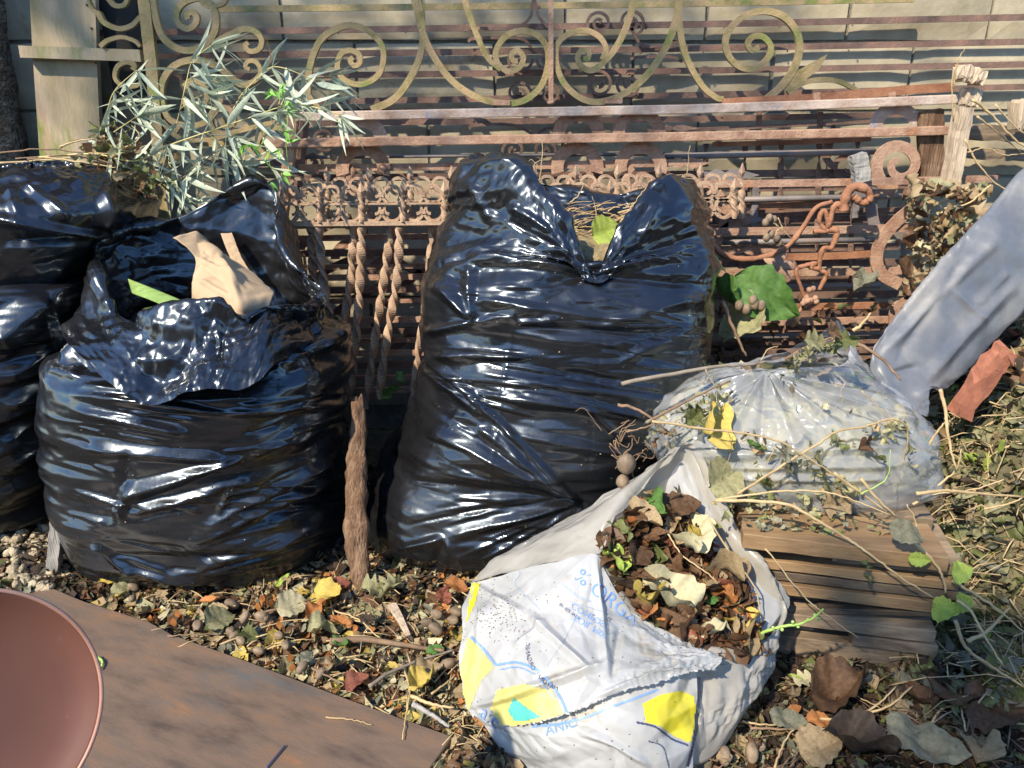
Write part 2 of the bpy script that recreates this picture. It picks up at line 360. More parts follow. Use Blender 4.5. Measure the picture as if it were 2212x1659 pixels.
# ================================================================ block wall: every block a part
BL, BH, WY = .43, .2, 2.54
wall = thing('block_wall', (0, WY, 0), 'grey concrete block wall with pale mortar joints behind the rusty ironwork', 'wall')
mb = MB(); mb.box((.2, WY+.11, .9), (7.2, .194, 1.8)); mb.build('mortar', M_mortar, wall)
bm_cache = {}
def block_mesh(wd):
    k = round(wd, 3)
    if k not in bm_cache:
        l = []
        for q in range(3):
            b = MB(); nx, nz = 8, 5; g = np.zeros((nz, nx, 3))
            for j in range(nz):
                for i in range(nx):
                    e = (i in (0, nx-1)) or (j in (0, nz-1))
                    g[j, i] = ((i/(nx-1)-.5)*(wd-.011)+(random.uniform(-.0015,.0015) if e else 0), .006 if e else random.uniform(-.0015, .001), (j/(nz-1)-.5)*(BH-.011)+(random.uniform(-.0015,.0015) if e else 0))
            b.grid(g, flip=False); X1 = g.copy(); X1[..., 1] = .03
            ring_ = [(0, i) for i in range(nx)]+[(j, nx-1) for j in range(1, nz)]+[(nz-1, i) for i in range(nx-2, -1, -1)]+[(j, 0) for j in range(nz-2, 0, -1)]
            vs = [g[a] for a in ring_]+[X1[a] for a in ring_]; n = len(ring_); b.add(vs, [(i, i+n, (i+1) % n+n, (i+1) % n) for i in range(n)])
            me = bpy.data.meshes.new('block'); me.from_pydata(b.v, [], b.f); me.materials.append(M_block); l.append(me)
        bm_cache[k] = l
    return random.choice(bm_cache[k])
for c in range(9):
    z = .09+c*BH; off = -.698 if c % 2 == 0 else -.698+BL/2        # course 1.29..1.49 carries joints at -0.698
    if c % 2: pass
    for i in range(-5, 8):
        x = off+i*BL+BL/2
        if -3.3 < x < 3.6:
            o = bpy.data.objects.new('block', block_mesh(BL)); COL.objects.link(o); o.parent = wall
            o.location = (x+random.uniform(-.002,.002), random.uniform(-.002,.002)+.0, z+BH/2); o.rotation_euler = (random.uniform(-.004,.004), 0, random.uniform(-.006,.006))
# a low coping slab far right and the plain gap behind
# ================================================================ tree trunk at the far left
tr = thing('tree', P(40, 600, 2.35)*1, 'thick rough barked tree trunk at the upper left edge beside the steel post', 'tree'); tr.location.z = 0
X = np.zeros((70, 64, 3))
for j in range(70):
    z = -.02+j*.045
    for i in range(64):
        a = 2*math.pi*i/64; r = .20+.012*math.sin(a*5+z*3)
        X[j, i] = (-1.80+.02*z+r*1.25*math.cos(a), 2.44+r*1.25*math.sin(a), z)
X[..., :2] += (ridged(X, (9,9,6), .016, 3)+ridged(X, (28,28,30), .011, 5))[..., None]*np.stack([np.cos(np.linspace(0,2*np.pi,64,endpoint=False)), np.sin(np.linspace(0,2*np.pi,64,endpoint=False))], -1)[None]
mb = MB(); mb.grid(X, True); mb.build('trunk', M_bark, tr)
# ================================================================ left steel post with its cross bar (belongs to the big gate)
def rect(w, d): return [(-w/2,-d/2),(w/2,-d/2),(w/2,d/2),(-w/2,d/2)]
def flat(mb, pts, Y, wpx, d=.006, n=8, spl=True, scale=None, lean=0.):
    """flat iron bar bent in an upright plane, pts in picture units placed on the plane y=Y"""
    q = catmull(pts, n) if (spl and len(pts) > 2) else pts
    mb.sweep([P(a[0], a[1], Y, lean) for a in q], rect(wpx*mpp(Y, 1.), d), scale=scale)
def rodp(mb, pts, Y, wpx, n=8, seg=8, scale=None):
    q = catmull(pts, n) if len(pts) > 2 else pts
    mb.tube([P(a[0], a[1], Y) for a in q], wpx*.5*mpp(Y, 1.), seg, scale=scale)
def c2(l): return [(619.1+x*.3918, y*.3918) for x, y in l]
def c1(l): return [(x*.3359, y*.3359) for x, y in l]
def c3(l): return [(1362+x*.3845, y*.3845) for x, y in l]
def rivets(mb, x0, y0, x1, y1, Y, n, r=.003):
    for k in range(n):
        t = (k+.5+random.uniform(-.2,.2))/n; p = P(x0+(x1-x0)*t, y0+(y1-y0)*t, Y); mb.ball(p, r, 6, 4)
def dots(name, parent, rows, Y, m): 
    mb = MB()
    for (x0,y0,x1,y1,n) in rows: rivets(mb, x0,y0,x1,y1,Y,n)
    mb.build(name, m, parent, kind='stuff')
# ---------------------------------------------------------------- long back panel of thin flat rails
YB = 2.47
t = thing('iron_fence_panel', P(1300, 300, YB), 'long rust red fence panel of thin flat rails against the block wall', 'fence panel')
for (x0,y0,x1,y1,wd,m) in [(455,20,1975,-2,12,M_gate),(212,72,2260,36,12,M_rust_dark),(335,121,2260,89,12,M_rust_dark),(345,167,2260,138,12,M_rust_dark),(440,224,2260,186,12,M_rust_dark),(640,266,1960,247,12,M_rust_dark),(430,352,640,348,14,M_rust_dark),(420,310,640,306,12,M_gate)]:
    mb = MB(); xm = (x0+x1)/2; flat(mb, [(x0,y0),((2*x0+x1)/3,(2*y0+y1)/3+2),((x0+2*x1)/3,(y0+2*y1)/3+3),(x1,y1)], YB, wd, .008); mb.build('rail', m, t)
dots('rivet', t, [(650,73,1900,54,9),(760,121,1900,108,8),(760,168,1400,160,5),(800,264,1800,249,6)], YB-.006, M_rust_dark)
# little scroll work tied to the back panel
t = thing('scroll_grille', P(1250, 300, 2.45), 'thin dark scroll grille with small curls seen between the rails', 'grille')
def curl(cx, cy, R, turns=1.6, a0=0., s=1, n=40, k=.22):
    return [(cx+s*(R*(1-(1-k)*i/n))*math.cos(a0+2*math.pi*turns*i/n), cy+(R*(1-(1-k)*i/n))*math.sin(a0+2*math.pi*turns*i/n)) for i in range(n+1)]
for (cx,cy,R,a0,s) in [(1295,50,29,2.,1),(1363,48,30,2.,-1),(1293,182,30,-2.,1),(1360,184,32,-2.,-1),(1121,202,27,3.,-1),(1187,202,26,3.,1),(1121,127,30,0.,1),(1187,127,28,0.,-1),(1110,325,30,1.,1),(1175,325,30,1.,-1),(700,300,26,1.,1),(675,352,24,2.,-1)]:
    mb = MB(); flat(mb, curl(cx,cy,R,1.55,a0,s), 2.45, 6, .007, spl=False); mb.ball(P(cx+R*.1,cy,2.446), .006, 6, 4); mb.build('curl', M_rust_dark, t)
for pts in [c2([(990,140),(1060,155),(1250,155),(1340,100),(1360,0)]),c2([(1370,0),(1390,90),(1440,150)]),c2([(1000,230),(1040,212),(1280,210),(1350,260)]),c2([(1005,710),(1040,690),(1240,688),(1340,730),(1350,745)]),c2([(1380,745),(1420,715),(1480,700)]),c3([(0,150),(60,250),(160,258),(270,235)]),c3([(0,330),(60,320),(220,320),(290,345)])]:
    mb = MB(); flat(mb, pts, 2.45, 6, .007); mb.build('bow', M_rust_dark, t)
# ---------------------------------------------------------------- the big gate: post plate, stile, scrolls
YG = 2.40
t = thing('ornate_gate', P(330, 500, YG), 'tall mossy green wrought iron gate with wide steel post and large scrolls', 'gate')
mb = MB(); mb.sweep([P(138,-30,YG+.03),P(144,128,YG+.03),P(160,420,YG+.03)], rect(133*mpp(YG,1.), .02)); mb.build('post_plate', M_plate, t)
mb = MB()
for (x,y) in [(309*.3359*1.8,10),(197,61),(207,136),(215,258)]: mb.ball(P(x,y,YG+.018), .0035, 6, 4)
mb.build('bolt', M_rust_dark, t, kind='stuff')
mb = MB(); flat(mb, [(48,112),(308,121)], YG-.004, 23, .03); mb.build('cross_bar', M_plate, t)
mb = MB(); flat(mb, [(308,-30),(313,0),(331,160),(348,380),(356,470)], YG-.02, 24, .02, spl=False); mb.build('stile', M_gate, t)
mb = MB(); flat(mb, [(1190,-20),(1190,222)], YG-.03, 10, .012); mb.ball(P(1190,222,YG-.03), .009, 8, 5, (1.3,1,.7)); mb.build('stile', M_rust, t)
SC = [ # pts, width, taper end
 (c1([(1460,-60),(1440,20),(1345,42),(1300,20),(1270,-40)]),9),
 (c1([(985,-60),(995,60),(1040,220),(1120,300),(1220,325),(1320,290),(1385,200),(1390,90),(1340,10),(1260,-10),(1180,20),(1140,80),(1150,150),(1205,185),(1255,160),(1270,110),(1240,80),(1205,95),(1215,125)]),14),
 (c1([(1370,290),(1450,240),(1560,190),(1640,200),(1685,255),(1670,315),(1610,330),(1580,295),(1600,275)]),12),
 (c1([(1050,780),(1120,860),(1160,880)]),12),
 (c1([(1670,590),(1540,540),(1480,600),(1500,700)]),0),
 (c1([(1560,545),(1640,520),(1680,460),(1650,400),(1600,395),(1580,430),(1610,445)]),10),
 (c1([(1600,545),(1530,530),(1420,440),(1330,400),(1240,385),(1130,420),(1060,500),(1040,600),(1070,730),(1130,790),(1230,810),(1330,780),(1400,700),(1425,600),(1390,510)]),14),
 (c1([(1190,560),(1230,525),(1290,530),(1330,580),(1330,640),(1290,690),(1210,690),(1180,630)]),12),
 (c1([(1420,760),(1450,810),(1500,790),(1495,720),(1440,690),(1375,710),(1355,780),(1400,850),(1500,850),(1700,800),(1850,770)]),12),
 (c1([(2050,690),(1990,610),(1985,540),(2000,480)]),10),
 (c1([(640,90),(680,150),(770,185),(850,165),(905,110)]),11),(c1([(700,-10),(740,35),(800,35),(825,-10)]),10),
 (c1([(650,300),(700,260),(790,240),(870,265),(905,300)]),9),
 (c1([(860,450),(870,420),(820,400),(760,430),(745,500),(790,550),(870,555),(910,530)]),10),
 (c1([(650,90),(600,60),(560,-30)]),8),
 (c1([(1160,800),(1130,860),(1200,900),(1290,900),(1390,890),(1540,840),(1600,800)]),10),
 (c1([(1890,930),(1880,860),(1780,820),(1690,860),(1660,930),(1720,1000),(1800,1000)]),12),
 (c2([(470,606),(600,540),(700,400),(745,270),(750,150),(735,60),(722,-40)]),15),
 (c2([(118,560),(122,420),(150,300),(210,200),(330,142),(440,165),(520,240),(535,330),(500,420),(410,465),(320,440),(282,370),(300,300),(350,278),(400,300),(405,345),(375,362),(352,335),(368,315)]),13),
 (c2([(700,-40),(720,60),(775,240),(880,410),(1000,510),(1150,565),(1290,560),(1390,490),(1435,390),(1440,280),(1390,200),(1300,170),(1210,200),(1155,280),(1165,350),(1220,392),(1280,375),(1305,320),(1275,280),(1240,300),(1250,335),(1275,335)]),14),
 (c2([(975,-40),(1000,60),(1060,220),(1110,320),(1180,385)]),13),
 (c2([(1920,-40),(1895,80),(1850,200),(1780,310),(1690,385),(1630,370),(1605,320),(1625,280),(1665,285),(1660,325),(1635,320)]),13),
 (c2([(2175,-40),(2150,100),(2090,260),(1990,410),(1870,510),(1740,560),(1630,545),(1530,460),(1485,340),(1495,240),(1560,185),(1650,170),(1725,205),(1760,270),(1740,330)]),14),
 (c3([(285,-40),(268,60),(280,200),(320,340),(400,480),(480,548),(520,556)]),14),
 (c3([(760,560),(850,480),(920,380),(948,270),(925,170),(850,90),(740,62),(630,95),(555,170),(532,250),(560,330),(630,382),(710,380),(775,320),(785,260),(745,210),(690,205),(658,245),(680,285),(720,265)]),14),
 (c3([(880,520),(960,470),(1060,447),(1160,455),(1240,490),(1290,520)]),11),
]
for pts, wd in SC:
    if wd: mb = MB(); flat(mb, pts, YG-.02, wd, .016, scale=lambda q: 1.-.25*q); mb.build('scroll', M_gate, t)
mb = MB(); sp_ = c3([(1108,303),(1060,390),(980,450),(900,500),(860,520),(900,440),(930,400)])
def plate(mb, pts, Y, d=.008, n=0):
    q = catmull(pts, n, True) if n else pts
    f = [P(a[0], a[1], Y-d/2) for a in q]; b = [P(a[0], a[1], Y+d/2) for a in q]; m = len(q)
    mb.add(f+b, [tuple(range(m)), tuple(range(2*m-1, m-1, -1))]+[(i, i+m, (i+1) % m+m, (i+1) % m) for i in range(m)])
plate(mb, sp_, YG-.02, .012); mb.build('spear_leaf', M_gate, t)
mb = MB()
for (x,y) in [(1084,222),(1325,218)]: mb.box(P(x,y,YG-.02), (.05,.024,.014))
mb.build('weld', M_rust, t, kind='stuff')
def spear(mb, xt, yt, L, H, Y, d=.007, s=1):
    """horizontal fleur spear head, tip at (xt,yt) pointing right (s=1)"""
    pr = [(0,0),(-.42,-.5),(-.55,-.36),(-.62,-.2),(-.72,-.42),(-.82,-.46),(-.90,-.25),(-1,-.28)]
    q = [(xt+s*a*L, yt+b*H) for a, b in pr]+[(xt+s*a*L, yt-b*H) for a, b in pr[::-1][:-1]]
    plate(mb, q, Y, d)
def halfring(mb, cx, cy, R, r, Y, a0=180, a1=360, d=.008):
    n = 20; a = [math.radians(a0+(a1-a0)*i/n) for i in range(n+1)]
    q = [(cx+R*math.cos(x), cy+R*math.sin(x)) for x in a]+[(cx+r*math.cos(x), cy+r*math.sin(x)) for x in a[::-1]]
    for i in range(n):
        plate(mb, [q[i], q[i+1], q[2*n-i], q[2*n+1-i]], Y, d)
def cscroll(mb, cx, cy, R, wpx, Y, a0, a1, k=.2, s=1, d=.008, tap=.5):
    n = 36; pts = []
    for i in range(n+1):
        a = math.radians(a0+(a1-a0)*i/n); r = R*(1-(1-k)*i/n); pts.append((cx+s*r*math.cos(a), cy+r*math.sin(a)))
    flat(mb, pts, Y, wpx, d, spl=False, scale=lambda q: 1-tap*q)
# ---------------------------------------------------------------- square tube frame in front
YF = 2.29
t = thing('tube_gate', P(640, 600, YF), 'large frame of square rusty tube rails spanning behind the black bags', 'iron frame')
def tube_rail(pts, wpx, m, name='rail', Y=YF, sq=True):
    mb = MB(); flat(mb, pts, Y, wpx, wpx*mpp(Y,1.)*.9, spl=False); o = mb.build(name, m, t, ); b = o.modifiers.new('bevel','BEVEL'); b.width=.003; b.segments=2; return o
tube_rail([(640,252),(1100,243),(1486,236),(1800,225),(2070,214)], 19, M_rail)
tube_rail([(582,310),(1100,301),(1486,295),(1800,288),(2068,281)], 19, M_rust)
mb = MB(); mb.ball(P(582,310,YF), .014, 10, 6, (1.2,1,1)); mb.build('end_cap', M_rust, t)
mb = MB(); flat(mb, [(634,236),(630,300),(618,400),(600,560)], YF+.012, 22, .03, spl=False); mb.build('post', M_rust, t)
mb = MB(); flat(mb, [(660,250),(652,330),(640,440)], YF+.07, 16, .02, spl=False); mb.build('post', M_rust_dark, t)
# flat rail on top right, reddish
mb = MB(); flat(mb, [(1560,222),(1760,212),(1960,194),(2060,188)], YF+.05, 18, .012, spl=False); mb.build('flat_rail', M_rust_orange, t)
for x in (1763, 1925): 
    mb = MB(); flat(mb, [(x,200),(x+2,232)], YF+.04, 14, .012, spl=False); mb.build('clip', M_rust, t)
# ---------------------------------------------------------------- scroll plate panel just behind
YQ = 2.34
t = thing('plate_scroll_panel', P(1250, 600, YQ), 'panel of broad flat ring scrolls bolted to thin rails behind the frame', 'iron panel')
for (x0,y0,x1,y1,wd,m,Y) in [(646,363,1447,352,15,M_rust,YQ),(1435,338,1890,327,14,M_steel,YQ+.02),(1500,398,2152,386,15,M_rust,YQ-.10),(1477,434,1980,423,13,M_steel,YQ+.01),(1600,447,1790,437,12,M_rust_orange,YQ+.03),(1527,501,2050,489,16,M_rust,YQ-.10),(1560,524,1890,518,13,M_steel,YQ),(1700,555,1892,547,15,M_rust_orange,YQ+.02),(1530,589,1950,584,16,M_rust,YQ-.04),(1560,622,1900,617,13,M_steel,YQ),(1560,664,1930,658,14,M_rust_orange,YQ),(1560,696,1925,690,15,M_rust,YQ-.04),(1560,728,1920,722,12,M_steel,YQ),(1560,760,1900,755,12,M_rust_dark,YQ),(640,340,1440,332,8,M_steel,YQ+.03),(1400,283,1880,262,7,M_rust_dark,YQ+.05),(1540,312,1880,300,10,M_rust_orange,YQ+.04)]:
    mb = MB()
    if m is M_steel: rodp(mb, [(x0,y0),(x1,y1)], Y, wd)
    else: flat(mb, [(x0,y0),((x0+x1)/2,(y0+y1)/2+1.5),(x1,y1)], Y, wd, .014)
    mb.build('rail', m, t)
for k_, (x0,y0,x1,y1) in enumerate([(640,385,1900,372),(1500,408,1960,402),(1500,462,1960,455),(1500,478,1960,472),(1500,540,1940,532),(1500,570,1940,566),(1500,606,1940,600),(1500,640,1940,634),(1500,680,1930,676),(1500,712,1930,706),(1500,744,1930,740),(1500,776,1920,770),(1500,800,1920,795)]):
    mb = MB(); flat(mb, [(x0,y0),(x1,y1)], YQ+.07, 15, .01, spl=False); mb.build('rail', M_rust_dark, t)  # dark rails added behind to stand in for deep shadow in the gaps
for (cx,cy,R,r,Y,a0,a1,m) in [(779,306,59,31,YF+.03,180,360,M_rail),(1250,292,57,30,YF+.03,180,360,M_rust),(1381,290,58,31,YF+.03,180,360,M_rust),(1936,277,58,30,YF+.03,180,360,M_rail),
      (784,366,59,31,YQ-.015,165,375,M_rust),(1247,362,57,30,YQ-.015,165,375,M_rust),(1384,361,57,30,YQ-.015,165,375,M_rust),(1815,330,40,24,YQ+.05,100,260,M_rust_dark),(840,600,50,30,YQ,180,330,M_rust_dark),(760,560,46,26,YQ+.01,180,360,M_rust)]:
    mb = MB(); halfring(mb, cx, cy, R, r, Y, a0, a1); mb.build('ring_plate', m, t)
for (cx,cy,R,wd,a0,a1,s,m,Y) in [(1943,357,57,27,100,610,1,M_rust,YQ-.06),(1246,390,34,14,-60,400,1,M_rust,YQ-.01),(1384,390,34,14,-60,400,-1,M_rust,YQ-.01),(784,395,34,14,-60,400,-1,M_rust,YQ-.01),(1830,360,34,12,60,500,1,M_rust_dark,YQ+.06)]:
    mb = MB(); cscroll(mb, cx, cy, R, wd, Y, a0, a1, s=s); mb.build('scroll_plate', m, t)
for pts, wd, m, Y in [([(1985,440),(1940,475),(1903,520),(1893,560),(1905,592),(1945,615)],27,M_rust,YQ-.11),([(1893,405),(1882,440),(1888,485),(1900,500)],24,M_steel,YQ-.06),([(1620,470),(1560,500),(1540,560)],22,M_rust,YQ-.02),
      ([(1535,395),(1555,425),(1570,440),(1560,500)],20,M_rust,YQ-.02),([(2000,640),(1940,660),(1930,700),(1935,760)],22,M_rust,YQ-.08)]:
    mb = MB(); flat(mb, pts, Y, wd, .008); mb.build('strap', m, t)
mb = MB(); halfring(mb, 1945, 524, 30, 2, YQ-.02, -130, 90); mb.build('ring_plate', M_steel, t)
for (xt,yt,L,H,m,Y) in [(1534,352,90,26,M_rust,YQ-.005),(1641,378,120,28,M_steel,YQ-.01),(1628,453,115,28,M_rust,YQ-.06),(1655,474,110,28,M_steel,YQ),(1680,540,120,24,M_rust,YQ+.01),(1510,277,90,16,M_rust,YQ+.03)]:
    mb = MB(); spear(mb, xt, yt, L, H, Y); mb.build('spear_head', m, t)
mb = MB()
for (x,y,Y) in [(1252,236,YF+.02),(1381,236,YF+.02),(1246,306,YQ-.03),(1384,304,YQ-.03),(1569,429,YQ-.04),(1894,419,YQ-.08),(1940,523,YQ-.04),(770,309,YQ-.03),(828,362,YQ-.03),(720,340,YQ-.02)]:
    mb.ball(P(x,y,Y), .0105, 10, 6, (1,.5,1))
mb.build('bolt', M_rust, t, kind='stuff')
for k, (x, y0, y1, wd, tw) in enumerate([(1688,305,440,14,2),(1770,305,560,14,2.5),(1853,300,430,12,2),(1610,305,470,14,1.5),(1525,310,360,12,1),(1640,240,330,12,0),(1772,240,300,12,0),(1700,460,760,12,3),(1840,440,760,12,3),(1600,560,800,13,2),(1760,640,800,13,3)]):
    mb = MB(); q = [(x+(y-y0)*-.02, y) for y in np.linspace(y0, y1, 26)]
    mb.sweep([P(a[0],a[1],YQ+.05) for a in q], rect(wd*mpp(YQ,1.), .004), twist=(lambda s_, tw=tw: tw*math.pi*s_)); mb.build('twisted_strap', M_rust_dark, t)
# rails seen through the gap between the bags and lower down
t = thing('rail_stack', P(850, 900, 2.34), 'stack of dark rusty rails in the gap between the two front bags', 'iron rails')
for k, y in enumerate([512, 545, 575, 598, 625, 649, 690, 714, 735, 762, 788, 815, 842]):
    mb = MB(); Y = 2.30+.02*(k % 3); flat(mb, [(640,y+3),(980,y-2)], Y, (13,15,11)[k % 3], .012, spl=False); mb.build('rail', (M_rust, M_rust_dark, M_rust)[k % 3], t)
for (x0,y0,x1,y1) in [(640,640,760,560),(760,470,640,540),(700,700,820,620),(830,660,960,560),(840,560,960,640),(640,760,750,700),(840,760,960,700)]:
    mb = MB(); flat(mb, [(x0,y0),((x0+x1)/2,(y0+y1)/2-12),(x1,y1)], 2.36, 18, .006); mb.build('strap', M_rust_dark, t)
# ---------------------------------------------------------------- low railing with rings, twisted bars and leaf finials (two, one behind the other)
def tw_bar(pts, w_, Y, turns, parent, m=M_brownrail, name='twisted_bar', n=90, d=.013):
    q = catmull(pts, 30) if len(pts) > 2 else [tuple(np.array(pts[0])*(1-i/n)+np.array(pts[1])*i/n) for i in range(n+1)]
    mb = MB(); mb.sweep([P(a[0],a[1],Y) for a in q], rect(w_*mpp(Y,1.), d), twist=lambda s_: math.pi*(.15+turns*s_)); 
    o = mb.build(name, m, parent); return o
def ring_c(mb, cx, cy, R, Y, s, w_=6):
    """curl joined to its partner on the side s, end hooked inward"""
    pts = []
    for i in range(30):
        q = i/29; a = math.radians(20+385*q); r = R*(1 if q < .78 else 1-.62*(q-.78)/.22); pts.append((cx+s*r*math.cos(a), cy+r*math.sin(a)*(1 if q < .78 else .9)))
    flat(mb, pts, Y, w_, .011, spl=False)
def railing(dx, dy, Y, label, rows, tip):
    t = thing('low_railing', P(700, 700, Y), label, 'railing', 'low railings with rows of iron rings')
    for y, w_ in ((483+dy, 9), (440+dy, 4)):
        mb = MB(); flat(mb, [(583+dx, y+1), (1520+dx, y-8 if y > 450 else y-6)], Y, w_, .024, spl=False); mb.build('rail', M_brownrail, t)
    for k in range(11):
        x = 647+dx+89.5*k; yo = dy-k*.9
        for yr, R in rows:
            for s in (-1, 1): mb = MB(); ring_c(mb, x+s*R*1.04, yr+yo, R, Y, -s); mb.build('ring_curl', M_brownrail, t)
            mb = MB(); mb.box(P(x, yr+yo, Y), (.011,.016,.013)); mb.build('collar', M_brownrail, t)
        if rows[-1][0] > 450: mb = MB(); flat(mb, [(x-42,yo+452),(x-38,yo+474),(x-20,yo+480),(x,yo+462),(x+20,yo+480),(x+38,yo+474),(x+42,yo+452)], Y+.004, 4, .009, n=5); mb.build('ring_curl', M_brownrail, t)
        tw_bar([(x+44,tip+10+yo),(x+46,480+yo)], 14, Y-.010, 2.2, t, name='finial_bar', n=30, d=.009)
        mb = MB(); q = [(0,-24),(4,-14),(8,-4),(5,5),(0,10),(-5,5),(-8,-4),(-4,-14)]
        c = P(x+44, tip+yo, Y-.010); m_ = mpp(Y,1.)
        vs = [c+Vector((a*m_,0,-b*m_)) for a, b in q]+[c+Vector((0,-.007,.001)), c+Vector((0,.007,.001))]
        mb.add(vs, [(i,(i+1) % 8,8) for i in range(8)]+[((i+1) % 8,i,9) for i in range(8)]); mb.build('leaf_finial', M_brownrail, t)
    return t
RA = railing(0, 0, 2.17, 'front brown railing with rows of iron rings and twisted bars between the bags', ((422,19),(459,20)), 416)
RB = railing(16, 0, 2.25, 'rear brown railing with rings peeping just above and behind the front one', ((404,18),), 384)
for pts, turns in [([(864,490),(858,600),(838,720),(818,860)],4.6),([(782,490),(778,600),(770,720),(755,860)],4.6),([(688,490),(698,600),(716,720),(720,860)],4.2),([(956,490),(950,600),(940,760)],4.),([(1500,500),(1520,640),(1515,760),(1505,900)],4.)]:
    tw_bar(pts, 19, 2.17, turns*1.2, RA)
for pts, turns in [([(846,490),(830,600),(812,720),(790,880)],4.6),([(765,490),(758,600),(742,720),(738,860)],4.6),([(672,490),(678,600),(700,740)],4.2),([(935,490),(925,620),(905,760),(890,880)],4.)]:
    tw_bar(pts, 19, 2.205, turns*1.2, RB)
mb = MB(); flat(mb, [(590,490),(960,484)], 2.23, 9, .02, spl=False); mb.build('rail', M_brownrail, RB)
# ---------------------------------------------------------------- wrought vine (rusty, knobbly) hanging at right
YV = 2.14
t = thing('wrought_vine', P(1750, 640, YV), 'rusty orange wrought iron vine with loop and zigzag stem hanging on the rails', 'ornament')
def knob(pts, w_, name, seed=0, m=M_rust_orange, Y=YV, seg=7):
    r = random.Random(seed); q = catmull(pts, 6); n = len(q)
    mb = MB(); sc = [1+r.uniform(-.18,.18) for _ in range(n+1)]
    mb.tube([P(a[0],a[1],Y+r.uniform(-.002,.002)) for a in q], w_*.5*mpp(Y,.9), seg, scale=lambda s_: sc[int(s_*(n-1))]*(1-.3*s_)); return mb.build(name, m, t)
knob(c3([(430,1330),(520,1430),(680,1455),(860,1400),(960,1290),(1040,1170),(1130,1135)]), 15, 'stem', 1)
knob(c3([(1195,1190),(1215,1090),(1260,1050),(1330,1070),(1345,1120),(1300,1140),(1255,1105)]), 22, 'loop', 2)
knob(c3([(1200,1175),(1150,1150),(1110,1280)]), 16, 'stem', 3)
knob(c3([(1030,1300),(1110,1290),(1090,1180),(1060,1240),(1110,1310)]), 13, 'stem', 4)
knob(c3([(1110,1290),(1160,1300),(1130,1390),(1080,1400),(1060,1510),(1100,1540),(1060,1630)]), 14, 'stem', 5)
knob(c3([(1060,1510),(1010,1500),(1040,1480),(990,1490),(930,1520),(960,1620),(980,1700),(940,1760)]), 12, 'stem', 6)
mb = MB(); q = []
for i in range(40):
    a = 2*math.pi*i/40; r = 30*(1+.32*math.cos(5*a+.6)+.1*math.sin(9*a)); q.append((1685+r*math.cos(a), 576+r*1.0*math.sin(a)))
c = P(1685,576,YV-.012); vs = [P(a[0],a[1],YV-.004+random.uniform(-.004,.004)) for a in q]+[P(1685+(a[0]-1685)*.5,576+(a[1]-576)*.5,YV-.014+random.uniform(-.003,.003)) for a in q]+[c]
mb.add(vs, [(i,(i+1)%40,40+(i+1)%40,40+i) for i in range(40)]+[(40+i,40+(i+1)%40,80) for i in range(40)], True); mb.build('grape_leaf', M_rust, t)
mb = MB(); c = P(2012*.0+1762+250*.0,690,YV)
for k in range(14): mb.ball(P(2012-0,0,YV) if False else P(1750+random.uniform(-16,16)+0, 645+random.uniform(-22,28), YV-.01+random.uniform(-.01,.01)), .009, 7, 5)
mb.build('grape_cluster', M_rust, t)

mb = MB(); a_, b_ = P(205,-30,2.455), P(352,400,2.455); mb.box(((a_.x+b_.x)/2, 2.465, .7), (b_.x-a_.x, .012, 1.5)); mb.build('dark_panel', mat('near_black_panel', [(.3,(.006,.006,.006)),(.7,(.014,.013,.012))], scale=6, rough=.8), None, label='plain near black panel behind the gate scrolls between the steel post and the gate stile', cat='board')  # near-black panel added where the gap behind the scrolls is very dark
def rings_from(rows): return [ring(xL, xR, (zof(p, Y) if p is not None else z), Y, b) for (xL, xR, p, z, Y, b) in rows]
def cap(r, z, k=.05):
    r = np.array(r); c = r.mean(0); o = c+(r-c)*k; o[:, 2] = z; return [tuple(p) for p in o]
BVH = {}
def gridobj(name, X, m, parent=None, closed=True, key=None, **k):
    b = MB(); b.grid(X, closed)
    if key: BVH[key] = BVHTree.FromPolygons([Vector(v) for v in b.v], b.f)
    return b.build(name, m, parent, **k)
CR = [(2.2,4,10,.010,0,4.),(5,7,26,.005,1,4.)]        # creases: mostly lying folds
FB = [(.24,.060,.0085,.10),(.13,.028,.0028,-.22),(.10,.012,.0013,.12),(.05,.030,.0010,.8),(.014,.010,.0003,-.5)]      # flat facets of stretched film
FI = [(.07,.05,.009,.3),(.035,.026,.0045,-.6),(.016,.012,.0016,.9)]      # crumpled
CRV = [(9,8,8,.010,0,3.2),(24,24,22,.006,1,3.2),(60,60,55,.0022,2,2.4)]          # crumpled film
# ---------------------------------------------------------------- left front bag, mouth folded open
rows = [(240,715,None,.004,1.84,.24),(200,728,None,.03,1.84,.30),(172,732,1050,0,1.84,.33),(156,736,960,0,1.84,.335),(148,742,880,0,1.84,.335),(140,748,800,0,1.84,.335),(145,752,750,0,1.85,.32),(185,742,705,0,1.85,.27),(255,685,690,0,1.85,.20)]
C = rings_from(rows); C = [cap(C[0], .004)]+C
C.append(ringp([(683,650,1.84),(600,668,1.69),(520,684,1.63),(440,665,1.62),(345,690,1.63),(285,700,1.68),(235,640,1.78),(222,580,1.88),(280,530,1.97),(395,505,2.03),(560,440,2.07),(610,560,1.97)]))
C.append(ringp([(690,636,1.84),(600,645,1.68),(520,660,1.61),(440,636,1.60),(340,668,1.61),(280,690,1.66),(222,600,1.76),(213,540,1.87),(272,492,1.97),(395,466,2.04),(577,380,2.08),(606,515,1.99)]))
C.append(ringp([(700,655,1.84),(606,668,1.63),(515,690,1.56),(430,680,1.55),(330,710,1.56),(250,720,1.60),(180,645,1.70),(195,565,1.89),(262,510,2.02),(395,485,2.08),(592,420,2.12),(650,545,2.02)]))
